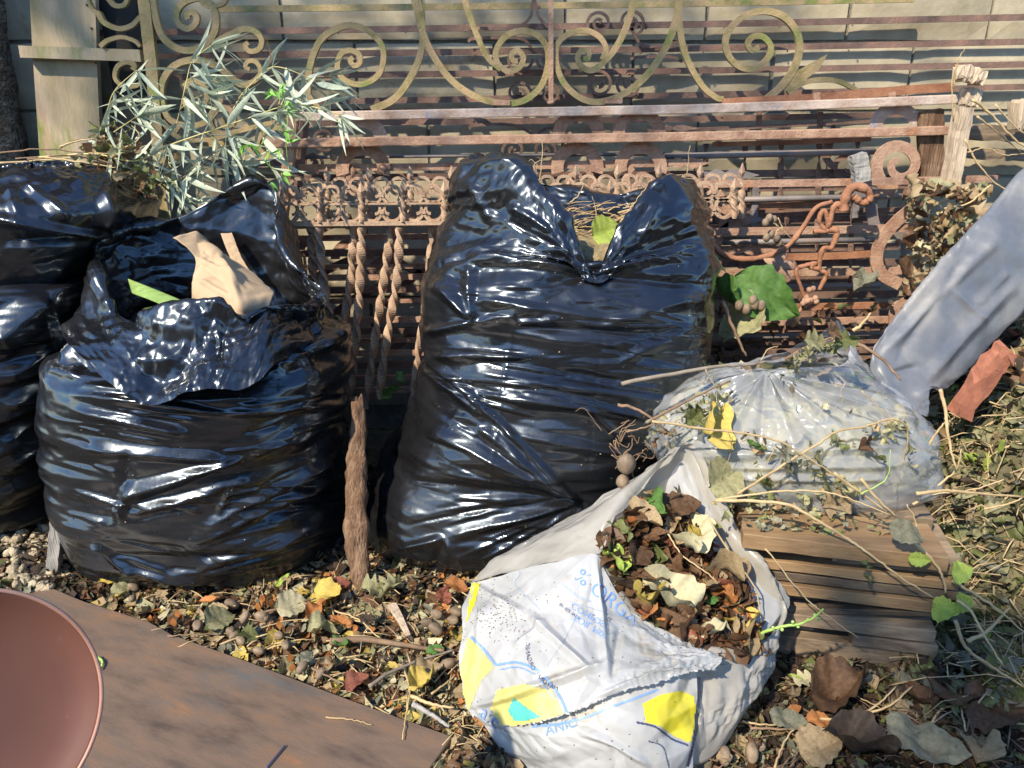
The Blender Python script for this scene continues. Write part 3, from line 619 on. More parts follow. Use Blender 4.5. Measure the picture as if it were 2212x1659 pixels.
C.append(ringp([(706,710,1.85),(610,762,1.55),(500,812,1.47),(430,834,1.455),(322,840,1.455),(215,790,1.50),(120,722,1.68),(165,655,1.94),(240,580,2.06),(395,540,2.14),(590,480,2.16),(680,600,2.06)]))
RL = [(150,850,480,888,22,26,8),(150,880,400,930,18,22,10),(165,960,520,990,14,26,14),(240,1075,520,985,24,30,8),(262,1110,480,1052,16,20,10),(480,890,740,870,14,12,20),(170,830,300,845,12,14,10),
      (400,1180,740,1020,16,22,16),(420,1150,730,980,14,20,14),(430,1220,740,1120,16,20,16),(190,1165,300,1235,16,14,14),(300,1235,560,1262,14,14,18),(540,980,640,930,12,16,12),(280,1040,260,1120,14,20,16),(470,1110,500,1050,8,10,8),
      (268,1090,245,1100,12,20,20),(280,960,264,1095,-10,22,22),(520,1130,744,1060,-12,14,14),(300,690,330,830,16,14,22),(360,680,320,840,-10,16,20),(410,820,520,745,14,24,16)]
def thin(n, x0, x1, y0, y1, seed, flow):
    r = random.Random(seed); o = []
    for k in range(n):
        x, y = r.uniform(x0,x1), r.uniform(y0,y1); a = flow(x,y)+r.gauss(0,.10); L = r.uniform(60,240); o.append((x,y,x+L*math.cos(a),y+L*math.sin(a),r.choice((1,1,-1))*r.uniform(3.,7.5),r.uniform(3,6),r.uniform(5,11)))
    return o
RL += thin(60, 130, 620, 850, 1240, 4, lambda x, y: .28-(x-130)*.0012)
lerp = lambda A, B, f: [tuple(np.array(a)*(1-f)+np.array(b)*f) for a, b in zip(A, B)]
C[-4] = lerp(C[-4], C[-3], .55); C[-2] = lerp(C[-2], C[-3], .6)
XL = sheet(C, 272, 368, ex=(.012,.028), out=.010, inn=.010, R=RL, seed=3, crease=CR, fine=1.0, fac=FB, up=1.5, fmod=lambda q: 1-.4*np.clip((q-.55)/.1, 0, 1))
T_ = surf(C, 408, 552, True); vq = np.arange(408)/407.; wq = np.clip((vq-.58)/.08, 0, 1)[:,None]*(1-.45*np.exp(-((vq-.80)/.05)**2))[:,None]
uu, vv = np.meshgrid(((np.arange(552)/552-.75) % 1)*1.9, vq*1.9)
XL = XL + normals(T_, True)*(wq*(.024*facet(uu,vv,.15,.10,5,.5)+.011*facet(uu,vv,.075,.045,7,-.3)+.0042*facet(uu,vv,.035,.022,9,.8)+.0012*facet(uu,vv,.014,.010,11,.2)))[...,None]
th = np.arange(552)/552*6.283; hm = np.clip((vq-.93)/.07, 0, 1)[:,None]; XL[...,2] += hm*.03*pn(np.stack([np.cos(th)*1.6, np.sin(th)*1.6, th*0+.3],-1))[None]*2
t = thing('garbage_bag', (float(XL[...,0].mean()), 1.84, 0), 'wide open black garbage bag with brown paper sticking out, left of the wooden stake', 'garbage bag', 'filled black garbage bags')
gridobj('film', XL, M_black, t, key='L')
# ---------------------------------------------------------------- tall centre bag with a notch in the mouth
rows = [(830,1380,None,.004,1.88,.24),(802,1395,None,.03,1.88,.29),(800,1405,1080,0,1.88,.31),(812,1420,1000,0,1.90,.31),(850,1440,940,0,1.91,.31),(886,1470,860,0,1.92,.31),(908,1500,800,0,1.93,.31),(926,1515,755,0,1.94,.31),(918,1528,700,0,1.95,.30),(918,1538,600,0,1.97,.29),(935,1532,520,0,1.99,.27)]
C = rings_from(rows); C = [cap(C[0], .004)]+C
C.append(ringp([(1525,470,2.0),(1480,470,1.83),(1380,540,1.75),(1288,610,1.70),(1205,540,1.74),(1100,480,1.80),(1000,430,1.88),(958,440,1.97),(1020,420,2.10),(1160,430,2.16),(1290,460,2.18),(1430,450,2.13)]))
C.append(ringp([(1508,408,1.98),(1440,390,1.86),(1345,475,1.77),(1287,584,1.70),(1222,485,1.75),(1158,405,1.80),(1098,343,1.86),(1006,350,1.95),(1030,346,2.06),(1160,388,2.12),(1290,424,2.14),(1430,405,2.10)]))
C.append(ringp([(1488,440,1.98),(1425,430,1.90),(1338,510,1.82),(1287,592,1.76),(1230,515,1.80),(1165,450,1.85),(1085,400,1.91),(1040,410,1.98),(1075,420,2.04),(1165,440,2.08),(1290,455,2.10),(1410,450,2.07)]))
C.append(ringp([(1480,560,1.98),(1420,580,1.90),(1345,610,1.84),(1287,620,1.82),(1220,600,1.84),(1150,580,1.88),(1090,560,1.93),(1060,550,1.98),(1090,540,2.03),(1170,540,2.06),(1290,545,2.07),(1400,550,2.04)]))
RC = [(1288,583,995,538,26,9,26),(1288,583,1110,520,-14,8,26),(1288,583,1495,535,22,9,26),(1288,590,1520,610,-14,10,20),(1288,583,1110,632,-10,8,20),(1025,692,942,598,24,10,26),(1025,692,925,716,20,9,16),(1025,692,1004,565,16,8,24),(1025,692,1160,672,12,8,26),(1022,640,1300,690,18,16,18),(1160,668,1310,694,-12,14,8),
      (1108,702,1460,722,-18,16,20),(1110,697,1200,690,14,10,14),(927,765,1135,768,26,24,8),(930,772,1252,1080,30,20,9),(905,785,1045,895,22,12,16),(935,790,1180,1010,-16,12,14),(1252,1080,905,915,26,10,46),(1252,1080,1015,905,18,8,24),(1252,1080,960,1158,20,9,22),(1252,1080,1095,975,14,8,16),(1252,1080,900,1040,-14,10,40),
      (960,1158,866,1182,18,14,12),(960,1158,925,1255,-12,10,24),(960,1158,1010,1245,10,8,20),(1020,800,1400,860,14,20,16),(1060,850,1420,900,16,22,14),(1180,800,1440,830,-12,18,14),(1080,930,1380,980,12,20,14),(1260,870,1340,940,10,16,10),(1300,700,1500,640,12,14,20),(1340,780,1500,700,14,16,22),(1010,380,1060,470,14,14,18),(1100,440,1200,500,16,16,12),(1090,470,1280,575,-10,10,8),(1420,430,1380,520,16,18,14),(1150,540,1260,545,10,10,10)]
RC += [(1116,640,1052,1085,2.6,4,4),(1304,690,1262,1070,-2.2,4,4),(1500,700,1450,900,2,4,4)]
RC += thin(46, 910, 1380, 610, 860, 6, lambda x, y: .10+(y-700)*.0006)+thin(26, 860, 1180, 900, 1230, 7, lambda x, y: math.atan2(1080-y, 1252-x))
C[-4] = lerp(C[-4], C[-3], .08); C[-2] = lerp(C[-2], C[-3], .72)
XC = sheet(C, 288, 368, ex=(.010,.018), out=.009, inn=.009, R=[(a_,b_,c_,d_,e_*.75,f_,g_) for a_,b_,c_,d_,e_,f_,g_ in RC], seed=5, crease=CR, fine=1.0, fac=FB, up=1.5)
T_ = surf(C, 432, 552, True); vq = np.arange(432)/431.; wq = np.clip((vq-.64)/.08, 0, 1)[:,None]*(1-.4*np.exp(-((vq-.79)/.04)**2))[:,None]
uu, vv = np.meshgrid(((np.arange(552)/552-.75) % 1)*1.8, vq*1.6)
XC = XC + normals(T_, True)*(wq*(.020*facet(uu,vv,.13,.10,15,.6)+.009*facet(uu,vv,.06,.045,17,-.4)+.0035*facet(uu,vv,.028,.02,19,.8)+.001*facet(uu,vv,.013,.010,21,.2)))[...,None]
t = thing('garbage_bag', (float(XC[...,0].mean()), 1.9, 0), 'tall black garbage bag with V notched mouth full of dry stalks, centre of the pile', 'garbage bag', 'filled black garbage bags')
gridobj('film', XC, M_black, t, key='C')
# ---------------------------------------------------------------- bags at the left edge: a low one and a knotted one on top
rows = [(-210,120,None,.004,1.98,.22),(-240,150,None,.05,1.98,.28),(-260,160,1000,0,1.98,.31),(-270,165,900,0,1.98,.33),(-270,190,800,0,1.99,.33),(-262,215,720,0,2.0,.32),(-250,232,650,0,2.0,.30),(-235,235,600,0,2.0,.26),(-160,190,560,0,2.0,.18)]
C = rings_from(rows); C = [cap(C[0], .004)]+C+[cap(C[-1], zof(545, 2.0))]
R1 = [(0,1010,150,900,18,26,16),(0,960,160,860,14,20,14),(-20,740,105,650,22,60,30),(105,655,150,800,16,20,30),(0,880,150,800,14,20,20),(0,1060,140,980,12,20,20),(100,640,225,585,16,20,16),(0,820,160,720,12,26,20)]
X1 = sheet(C, 208, 288, ex=(.02,.06), out=.022, inn=.016, R=R1, seed=8, crease=CR, fine=1.0, fac=FB, up=1.4)
t = thing('garbage_bag', (float(X1[...,0].mean()), 1.98, 0), 'black garbage bag cut off by the left edge of the photo beneath another bag', 'garbage bag', 'filled black garbage bags')
gridobj('film', X1, M_black, t)
rows = [(-150,200,590,0,2.02,.20),(-200,240,560,0,2.02,.26),(-215,262,515,0,2.02,.28),(-205,300,465,0,2.03,.28),(-190,318,430,0,2.04,.27),(-160,290,398,0,2.06,.23),(-120,262,372,0,2.07,.18),(-60,200,356,0,2.08,.12)]
C = rings_from(rows); C = [cap(C[0], zof(600,2.02))]+C+[cap(C[-1], zof(350, 2.08))]
R2 = [(-30,470,232,500,26,16,8),(0,515,230,510,-18,20,12),(150,375,248,378,16,10,14),(240,375,215,490,20,14,30),(215,420,232,500,12,14,14),(40,390,150,470,14,16,18),(0,430,130,390,12,16,14),(60,520,20,400,10,18,18)]
X2 = sheet(C, 144, 288, ex=(.03,.03), out=.016, inn=.014, R=R2, seed=9, crease=CR[:1], fine=1.0, fac=FI, up=1.5)
t = thing('garbage_bag', (float(X2[...,0].mean()), 2.02, float(X2[...,2].min())), 'crumpled black garbage bag lying on top of the leftmost one under the bamboo twigs', 'garbage bag', 'filled black garbage bags')
gridobj('film', X2, M_black, t)
# ---------------------------------------------------------------- brown paper bag and green husk inside the left bag
def patch(C, nv, nu, thick=0., **k):
    X = sheet([[tuple(P(*p)) for p in r] for r in C], nv, nu, closed=False, **k); return X
Xp = patch([[(378,508,1.86),(432,503,1.94),(470,540,1.98),(500,560,2.0)],[(425,545,1.84),(455,530,1.87),(505,560,1.90),(560,600,1.92)],[(418,590,1.80),(455,585,1.80),(515,600,1.80),(590,625,1.84)],[(414,645,1.76),(455,650,1.72),(517,650,1.68),(580,650,1.74)],[(410,700,1.76),(450,700,1.70),(520,705,1.66),(575,700,1.72)]], 64, 64, ex=(.01,.01), out=.008, inn=.006, seed=21, fac=[(.06,.05,.010,.4),(.025,.02,.003,-.5)], R=[(425,545,520,620,14,10,10),(470,540,515,650,16,12,12),(430,600,500,640,10,8,8)])
t = obj('paper_bag', Xp.reshape(-1,3), [(j*64+i, j*64+i+1, (j+1)*64+i+1, (j+1)*64+i) for j in range(63) for i in range(63)], M_paper, smooth=True, label='crumpled brown kraft paper bag stuffed in the open mouth of the left black bag', cat='paper bag')
mo = t.modifiers.new('solid', 'SOLIDIFY'); mo.thickness = .0012
Xp = patch([[(476,500,2.02),(500,498,2.03)],[(498,560,1.98),(520,555,1.99)],[(520,600,1.93),(545,590,1.95)]], 24, 16, ex=(.01,.01), seed=22)
t = obj('paper_strip', Xp.reshape(-1,3), [(j*16+i, j*16+i+1, (j+1)*16+i+1, (j+1)*16+i) for j in range(23) for i in range(15)], M_paper, smooth=True, label='narrow brown paper strip behind the paper bag in the left black bag', cat='paper')
t.modifiers.new('solid', 'SOLIDIFY').thickness = .0012
M_husk = mat('green_husk', [(.3,(.16,.26,.06)),(.6,(.27,.40,.12)),(.8,(.38,.50,.18))], scale=3, rough=.5, bump=.0006, bscale=50, stretch=(2,20,20), trans=.15)
Xp = patch([[(276,599,1.80),(278,612,1.78),(284,630,1.76)],[(330,622,1.74),(330,636,1.71),(330,648,1.70)],[(390,645,1.68),(385,655,1.66),(375,668,1.65)],[(440,668,1.64),(430,676,1.63),(420,682,1.63)]], 40, 12, ex=(.0,.0), seed=23, out=.003, inn=.003)
t = obj('leaf_husk', Xp.reshape(-1,3), [(j*12+i, j*12+i+1, (j+1)*12+i+1, (j+1)*12+i) for j in range(39) for i in range(11)], M_husk, smooth=True, label='long green leaf husk lying inside the mouth of the left black bag', cat='leaf')
t.modifiers.new('solid', 'SOLIDIFY').thickness = .002
# rubbish the bag is filled with, and straw heap in the centre bag
def heap(name, ringpts, ztop, m, label, cat, seed, amp=.03, key=None):
    r = np.array(ringpts); C = [cap(r, ztop, .02), [tuple((p+np.array(r.mean(0)))/2*[1,1,0]+[0,0,ztop-.01]) for p in r], [tuple(p) for p in r], [tuple(p-np.array([0,0,.05])) for p in r]]
    X = surf(C, 40, 64, True); X[...,2] += amp*pn(X*14)+amp*.6*pn(X*37)
    return gridobj(name, X[::-1], m, None, key=key, label=label, cat=cat, kind='stuff')
M_straw = mat('dry_straw_mass', [(.3,(.10,.08,.04)),(.6,(.28,.22,.12)),(.8,(.42,.35,.20))], scale=40, rough=.9, bump=.008, bscale=90)
def gr(c, rx, ry, z): return [(c[0]+rx*math.cos(2*math.pi*k/12), c[1]-ry*math.sin(2*math.pi*k/12), z) for k in range(12)]
cc = P(1280, 500, 1.98)
heap('straw_heap', gr(cc, .24, .17, cc.z-.03), cc.z, M_straw, 'pale dry straw and stalks filling the notched centre black bag', 'straw', 3, .02, key='straw')
cc = P(420, 700, 1.84); heap('rubbish_fill', gr(cc, .24, .17, cc.z-.0), cc.z+.01, M_soil, 'dark earthy rubbish deep inside the open left black bag', 'rubbish', 4, .02)
M_dew = mat('water_drop', [(.3,(.02,.02,.02)),(.7,(.03,.03,.03))], rough=.03, spec=1.)
def cast0(px, py, k):
    d = ray(px, py).normalized(); l, n, _, _ = BVH[k].ray_cast(Vector((0,0,CAM_H)), d); return (l, n) if l is not None else None
rw = random.Random(6)
for k, par, rg_, nn in (('C', None, (930,1500,520,1180), 150), ('L', None, (150,740,850,1260), 110)):
    mb = MB(); m2 = MB()
    for q in range(nn):
        h = cast0(rw.uniform(*rg_[:2]), rw.uniform(*rg_[2:]), k)
        if h is None: continue
        if rw.random() < .7: mb.ball(h[0], rw.uniform(.0009,.0022), 6, 4, (1,.8,1.2))
        else: m2.ball(h[0], rw.uniform(.0008,.0020), 5, 3, (1.3,.6,1))
    bag = [o for o in bpy.data.objects if o.get('label','').startswith('tall black' if k == 'C' else 'wide open black')][0]
    mb.build('water_drops', M_dew, bag, kind='stuff'); m2.build('dirt_specks', M_clod, bag, kind='stuff')
# ---------------------------------------------------------------- grey blue bag slanting in from the right
def tubeloft(ax, hw, Ys, hd, name, m, label, cat, seed, R=(), nu=128, nv=208, **k):
    C = []
    for i, (x, y) in enumerate(ax):
        x0, y0 = ax[max(i-1,0)]; x1, y1 = ax[min(i+1,len(ax)-1)]; dx, dy = x1-x0, y1-y0; L = math.hypot(dx, dy); nx, ny = -dy/L, dx/L
        row = []
        for q in range(K):
            a = 2*math.pi*q/K; ca, sa = math.cos(a), math.sin(a); ca = math.copysign(abs(ca)**.95, ca)
            row.append(tuple(P(x+nx*hw[i]*ca, y+ny*hw[i]*ca, Ys[i]-hd[i]*sa)))
        C.append(row)
    c0, c1_ = np.array(C[0]).mean(0), np.array(C[-1]).mean(0)
    C = [[tuple(c0+(np.array(p)-c0)*.05) for p in C[0]]]+C+[[tuple(c1_+(np.array(p)-c1_)*.05) for p in C[-1]]]
    return sheet(C, nv, nu, R=R, seed=seed, **k)
M_tarp = mat('grey_blue_film', [(.3,(.09,.11,.145)),(.48,(.17,.18,.20)),(.62,(.28,.275,.265)),(.75,(.36,.34,.31))], scale=5, rough=.32, rough2=.55, bump=.0012, bscale=35, spec=.6, stretch=(1,1,1), trans=.15)
Xt = tubeloft([(2000,890),(1966,852),(1958,800),(2030,722),(2118,622),(2206,530),(2310,425)], [14,52,90,100,102,104,108], [1.60,1.62,1.66,1.72,1.78,1.84,1.9], [.012,.02,.026,.03,.03,.03,.03], 'x', None, '', '', 31, ex=(.01,.01), out=.008, inn=.006, fac=[(.10,.35,.012,.1),(.05,.12,.005,-.3),(.03,.04,.0022,.9)], fine=1., R=[(1900,770,2160,500,10,14,20),(1990,830,2200,600,12,20,24),(2060,620,2130,690,8,12,12),(2110,660,2180,580,9,14,14),(1930,800,1985,790,-12,8,14),(1930,790,2080,560,-8,12,16)])
for _ in range(1): Xt[1:-1] = .5*Xt[1:-1]+.25*(Xt[2:]+Xt[:-2]); Xt = .6*Xt+.2*(np.roll(Xt,1,1)+np.roll(Xt,-1,1))
t = obj('plastic_sack', Xt[::-1].reshape(-1,3), [(j*128+i, (j+1)*128+i, (j+1)*128+(i+1) % 128, j*128+(i+1) % 128) for j in range(Xt.shape[0]-1) for i in range(128)], M_tarp, smooth=True, label='long flattened grey blue plastic sack slanting down at the right edge', cat='plastic sack')
# ---------------------------------------------------------------- stack of planks
A = G(1648,1402,.0); B = G(2022,1452,.0); A.z = B.z = 0; dirp = (B-A).normalized(); nrm = Vector((-dirp.y, dirp.x, 0)); 
if nrm.y < 0: nrm = -nrm
Lp = (B-A).length
def plank(x0, x1, z, h, dep, off, m, label, rot=0., tilt=0., bow=0.):
    mb = MB(); n = 8; c = A+dirp*((x0+x1)/2)+nrm*(off+dep/2); L = x1-x0; vs = []; fs = []; h = h-.0055; x1 = x1+random.uniform(-.03,.012)
    for i in range(n+1):
        s = -L/2+L*i/n
        for (b_, c_) in ((-dep/2,-h/2),(dep/2,-h/2),(dep/2,h/2),(-dep/2,h/2)):
            p = Vector((s, b_+random.uniform(-.0012,.0012), c_+random.uniform(-.0008,.0008)+bow*(1-(2*i/n-1)**2)+tilt*s))
            p.rotate(Matrix.Rotation(rot, 3, 'Z')); vs.append(c+dirp*p.x+nrm*p.y+Vector((0,0,z+h/2+p.z)))
        if i: 
            o = (i-1)*4; fs += [(o+k, o+(k+1) % 4, o+4+(k+1) % 4, o+4+k) for k in range(4)]
    fs += [(3,2,1,0), tuple(n*4+k for k in range(4))]; mb.add(vs, fs)
    return mb.build('plank', m, None, label=label, cat='plank', group='planks of the stacked pile', bevel=.0016)
PL = [(-.16, Lp+.06, -.006, .052, .30, .0, M_wood, 'lowest broad dark plank of the stack resting on the ground'),
 (-.05+.22, Lp-.01, .047, .030, .18, -.012, M_wood, 'short grey plank just above the bottom plank, right half of the stack'),
 (-.12, .10, .048, .028, .20, .02, M_wood, 'dark recessed plank above the bottom plank at the left of the stack'),
 (-.13, Lp-.02, .078, .034, .20, -.012, M_wood, 'brown plank third from the bottom with nail hole at its right end'),
 (.02, Lp-.06, .113, .032, .16, .035, M_wood, 'pale set back plank behind the slanting batten in the stack'),
 (-.14, Lp+.0, .147, .030, .20, -.008, M_woodnew, 'ochre plank directly above the dark gap of the stack'),
 (-.14, Lp+.01, .178, .026, .20, -.004, M_wood, 'dark stained plank fourth from the top of the stack'),
 (-.14, Lp+.0, .205, .027, .20, -.010, M_woodnew, 'tan plank with dark speckles third from the top of the stack'),
 (.12, Lp+.01, .233, .024, .20, .0, M_wood, 'warped grey brown plank wedged right beneath the top planks')]
for (x0,x1,z,h,dep,off,m,lab) in PL: plank(x0, x1, z, h, dep, off, m, lab)
plank(.10, .36, .122, .018, .03, .0, M_wood, 'small dark batten slanting in the gap of the stack', tilt=.12)
plank(-.075, Lp-.035, .262, .038, .13, -.035, M_woodnew, 'topmost front plank with sawn reddish end, clean yellow brown face', rot=.03, tilt=-.03)
plank(.0, Lp-.02, .262, .036, .10, .12, M_wood, 'dark plank behind the topmost front plank under the clear bag', rot=.02, tilt=-.02)
ST = .30
# ---------------------------------------------------------------- clear bag on the stack
M_clear = mat('clear_film', [(.3,(.60,.64,.68)),(.7,(.76,.79,.82))], scale=9, rough=.08, rough2=.22, bump=.0012, bscale=50, spec=.9, trans=.25, alpha=.39, coat=.5)
Yk = 1.64
rows = [(1470,1960,None,.285,Yk,.19),(1440,1985,None,.30,Yk,.23),(1420,2003,980,0,Yk,.24),(1404,2000,915,0,Yk,.24),(1430,1965,870,0,Yk,.22),(1490,1925,830,0,Yk,.18)]
C = rings_from(rows); C = [cap(C[0], .285)]+C
C.append(ringp([(1880,790,1.64),(1830,800,1.56),(1750,800,1.52),(1680,800,1.54),(1620,800,1.56),(1560,800,1.6),(1540,800,1.66),(1560,790,1.72),(1640,770,1.76),(1720,760,1.78),(1800,740,1.78),(1860,760,1.72)]))
C.append(ringp([(1845,740,1.66),(1830,770,1.62),(1760,785,1.60),(1690,795,1.60),(1650,795,1.60),(1610,790,1.61),(1595,785,1.64),(1620,775,1.68),(1670,765,1.71),(1740,735,1.72),(1800,690,1.73),(1830,705,1.70)]))
KN = (1655,793)
RK = [(KN[0],KN[1],*e) for e in [(1440,860,12,6,20),(1500,900,-9,6,20),(1560,960,12,6,22),(1640,1000,-9,6,24),(1720,980,12,6,24),(1800,1000,-8,6,26),(1860,960,14,6,26),(1960,930,-8,6,26),(1960,870,12,6,22),(1900,830,-8,6,18),(1850,800,10,6,16),(1780,900,10,6,14)]]+[(1560,980,1960,960,10,14,14),(1540,1010,1940,1000,9,12,12),(1560,1035,1900,1030,9,12,12),(1760,860,1980,950,10,12,14),(1780,840,1990,910,9,10,12)]
Xk = sheet(C, 224, 352, ex=(.02,.02), out=.012, inn=.010, R=RK, seed=41, crease=(), fine=1.0, fac=[(.12,.05,.008,.3),(.05,.03,.004,-.5),(.022,.014,.0018,.8)], up=1.3)
t = thing('clear_bag', (float(Xk[...,0].mean()), Yk, .285), 'clear plastic bag of garden waste tied in a knot, lying on the plank stack', 'plastic bag')
gridobj('film', Xk, M_clear, t, key='K')
M_mulch = mat('green_brown_mulch', [(.3,(.07,.07,.035)),(.5,(.22,.20,.09)),(.65,(.34,.31,.14)),(.8,(.20,.26,.16))], scale=26, rough=.9, bump=.012, bscale=60)
X = surf(C, 56, 80, True); c0 = X.reshape(-1,3).mean(0); X = c0+(X-c0)*np.array([.90,.84,.84]); X = X[:44]; X += normals(X, True)*(.014*pn(X*16)+.008*pn(X*45))[...,None]
o = gridobj('garden_waste', X, M_mulch, t, kind='stuff'); XG = X; TCB = t
# ---------------------------------------------------------------- white printed bag
M_white = mat('white_printed_film', [(.3,(.36,.37,.36)),(.5,(.50,.51,.51)),(.75,(.62,.63,.64))], scale=5, rough=.26, rough2=.42, bump=.0006, bscale=50, spec=.6, trans=.3, spots=(9,.57,.14,(.36,.31,.21)))
M_milky = mat('milky_film', [(.3,(.42,.40,.35)),(.7,(.60,.58,.53))], scale=6, rough=.24, bump=.0006, bscale=50, spec=.6, trans=.3, alpha=.74, spots=(9,.60,.15,(.34,.30,.20)))
GP = lambda l, z: [tuple(G(x, y, z)) for x, y in l]
mouth = [(1702,1308,1.27),(1655,1376,1.20),(1560,1402,1.13),(1425,1350,1.16),(1345,1290,1.20),(1292,1192,1.25),(1318,1100,1.31),(1400,1010,1.40),(1482,948,1.47),(1530,1040,1.42),(1585,1150,1.36),(1650,1215,1.31)]
C = [cap(GP([(1640,1440),(1570,1560),(1500,1640),(1350,1650),(1200,1620),(1100,1540),(1080,1460),(1120,1380),(1250,1330),(1400,1310),(1520,1320),(1620,1370)], .004), .004)]
C.append(GP([(1625,1470),(1570,1580),(1500,1650),(1350,1650),(1200,1620),(1110,1540),(1090,1460),(1130,1390),(1250,1340),(1400,1320),(1520,1330),(1615,1370)], .006))
C.append(GP([(1672,1410),(1635,1500),(1545,1590),(1380,1600),(1230,1560),(1130,1460),(1110,1390),(1170,1310),(1290,1240),(1420,1200),(1560,1220),(1650,1290)], .07))
C.append([tuple(P(*p)) for p in [(1696,1350,1.27),(1650,1430,1.16),(1555,1480,1.09),(1400,1460,1.09),(1270,1400,1.12),(1180,1300,1.22),(1200,1180,1.33),(1330,1080,1.42),(1475,980,1.49),(1545,1050,1.45),(1600,1160,1.39),(1662,1230,1.33)]])
C.append([tuple(P(*p)) for p in mouth])
mi = np.array(C[-1]); ce = mi.mean(0); inner = ce+(mi-ce)*.93; inner[:,2] -= .04; C.append([tuple(p) for p in inner]); inner = ce+(mi-ce)*.80; inner[:,2] -= .09; C.append([tuple(p) for p in inner])
XW = sheet(C, 224, 352, ex=(.01,.01), out=.006, inn=.006, seed=51, fac=[(.13,.10,.010,.4),(.05,.06,.0034,-.6),(.03,.03,.0010,.9)])
rim = int(224*.80)
rg = np.random.default_rng(5)
t = thing('printed_bag', (float(XW[...,0].mean()), 1.22, 0), 'torn white printed plastic bag full of brown leaves, mouth facing up in the foreground', 'plastic bag')
gridobj('bag_body', XW, M_milky, t, key='W')
def patchobj(name, C, nv, nu, m, parent, key=None, jag=None, **k):
    X = sheet([[tuple(P(*p)) for p in r] for r in C], nv, nu, closed=False, **k)
    if jag:
        N_ = rg.normal(0, .0011, (nu,3)); X[-1] += N_; X[-2] += N_*.5
    return gridobj(name, X, m, parent, closed=False, key=key)
kw = dict(ex=(.01,.01), out=.006, inn=.006, fac=[(.12,.06,.012,.4),(.05,.03,.0052,-.6),(.022,.014,.0016,.9)], fine=1.)
patchobj('side_panel', [[(1482,946,1.465),(1440,978,1.49),(1385,1015,1.51)],[(1400,1030,1.385),(1320,1060,1.43),(1240,1112,1.47)],[(1330,1108,1.31),(1220,1140,1.36),(1110,1182,1.42)],[(1292,1188,1.245),(1160,1215,1.29),(1013,1248,1.34)]], 96, 72, M_milky, t, key='WS', seed=53, **kw)
patchobj('back_peak', [[(1440,985,1.49),(1482,946,1.475),(1530,1030,1.44),(1545,1100,1.42)],[(1415,1040,1.43),(1475,1035,1.44),(1525,1080,1.41),(1558,1130,1.39)],[(1400,1110,1.40),(1460,1110,1.41),(1520,1130,1.39),(1565,1170,1.37)]], 64, 64, M_white, t, key='WBP', seed=54, **kw)
patchobj('right_lip', [[(1560,1110,1.415),(1590,1150,1.39),(1655,1215,1.345),(1704,1300,1.30),(1640,1370,1.235)],[(1535,1160,1.35),(1565,1235,1.315),(1600,1285,1.275),(1625,1335,1.235),(1628,1374,1.215)]][::-1], 40, 120, M_white, t, key='WRL', seed=55, jag=True, **kw)
flapC = [[(1012,1250,1.335),(1110,1228,1.29),(1200,1207,1.26),(1292,1190,1.235),(1345,1290,1.185),(1425,1350,1.145),(1560,1400,1.115)],
 [(1000,1340,1.25),(1080,1315,1.21),(1160,1305,1.17),(1240,1310,1.14),(1320,1350,1.115),(1425,1390,1.095),(1562,1418,1.09)],
 [(986,1440,1.185),(1070,1425,1.125),(1150,1415,1.08),(1230,1418,1.055),(1320,1430,1.04),(1430,1430,1.05),(1562,1428,1.075)],
 [(1000,1525,1.135),(1080,1500,1.07),(1150,1490,1.035),(1230,1480,1.015),(1320,1470,1.01),(1430,1455,1.03),(1555,1440,1.065)],
 [(1012,1545,1.12),(1090,1565,1.055),(1170,1550,1.01),(1240,1530,.99),(1330,1490,.995),(1440,1464,1.02),(1550,1446,1.06)]]
patchobj('front_flap', flapC, 144, 200, M_white, t, key='WF', jag=True, seed=56, R=[(1290,1190,1310,1440,12,14,14),(1010,1250,1130,1320,10,10,16),(1130,1310,1270,1440,12,16,12),(1110,1400,1180,1330,10,10,14),(1000,1530,1330,1420,12,12,16),(1340,1340,1320,1460,-8,12,12),(1060,1280,1000,1500,8,14,10),(1560,1405,1280,1500,10,14,10)], **kw)
patchobj('lower_layer', [[(1005,1520,1.15),(1090,1530,1.085),(1200,1520,1.035),(1330,1470,1.03),(1440,1445,1.05),(1508,1440,1.075)],
 [(1045,1580,1.10),(1130,1590,1.03),(1230,1580,.99),(1330,1560,.97),(1430,1545,.99),(1505,1540,1.03)],
 [(1110,1640,1.06),(1190,1640,1.00),(1280,1640,.96),(1350,1640,.945),(1430,1635,.96),(1495,1630,1.0)],[(1180,1720,1.02),(1250,1740,.97),(1310,1745,.94),(1370,1745,.93),(1430,1730,.94),(1480,1720,.98)]], 96, 120, M_white, t, key='WL', seed=57, R=[(1230,1560,1400,1650,10,14,12)], **kw)
patchobj('right_strip', [[(1506,1440,1.078),(1540,1440,1.09),(1566,1432,1.12)],[(1504,1540,1.035),(1530,1535,1.06),(1552,1530,1.10)],[(1494,1632,1.0),(1512,1630,1.03),(1535,1610,1.07)],[(1478,1722,.98),(1500,1710,1.0),(1520,1690,1.04)]], 64, 32, M_milky, t, key='WR', seed=58, **kw)
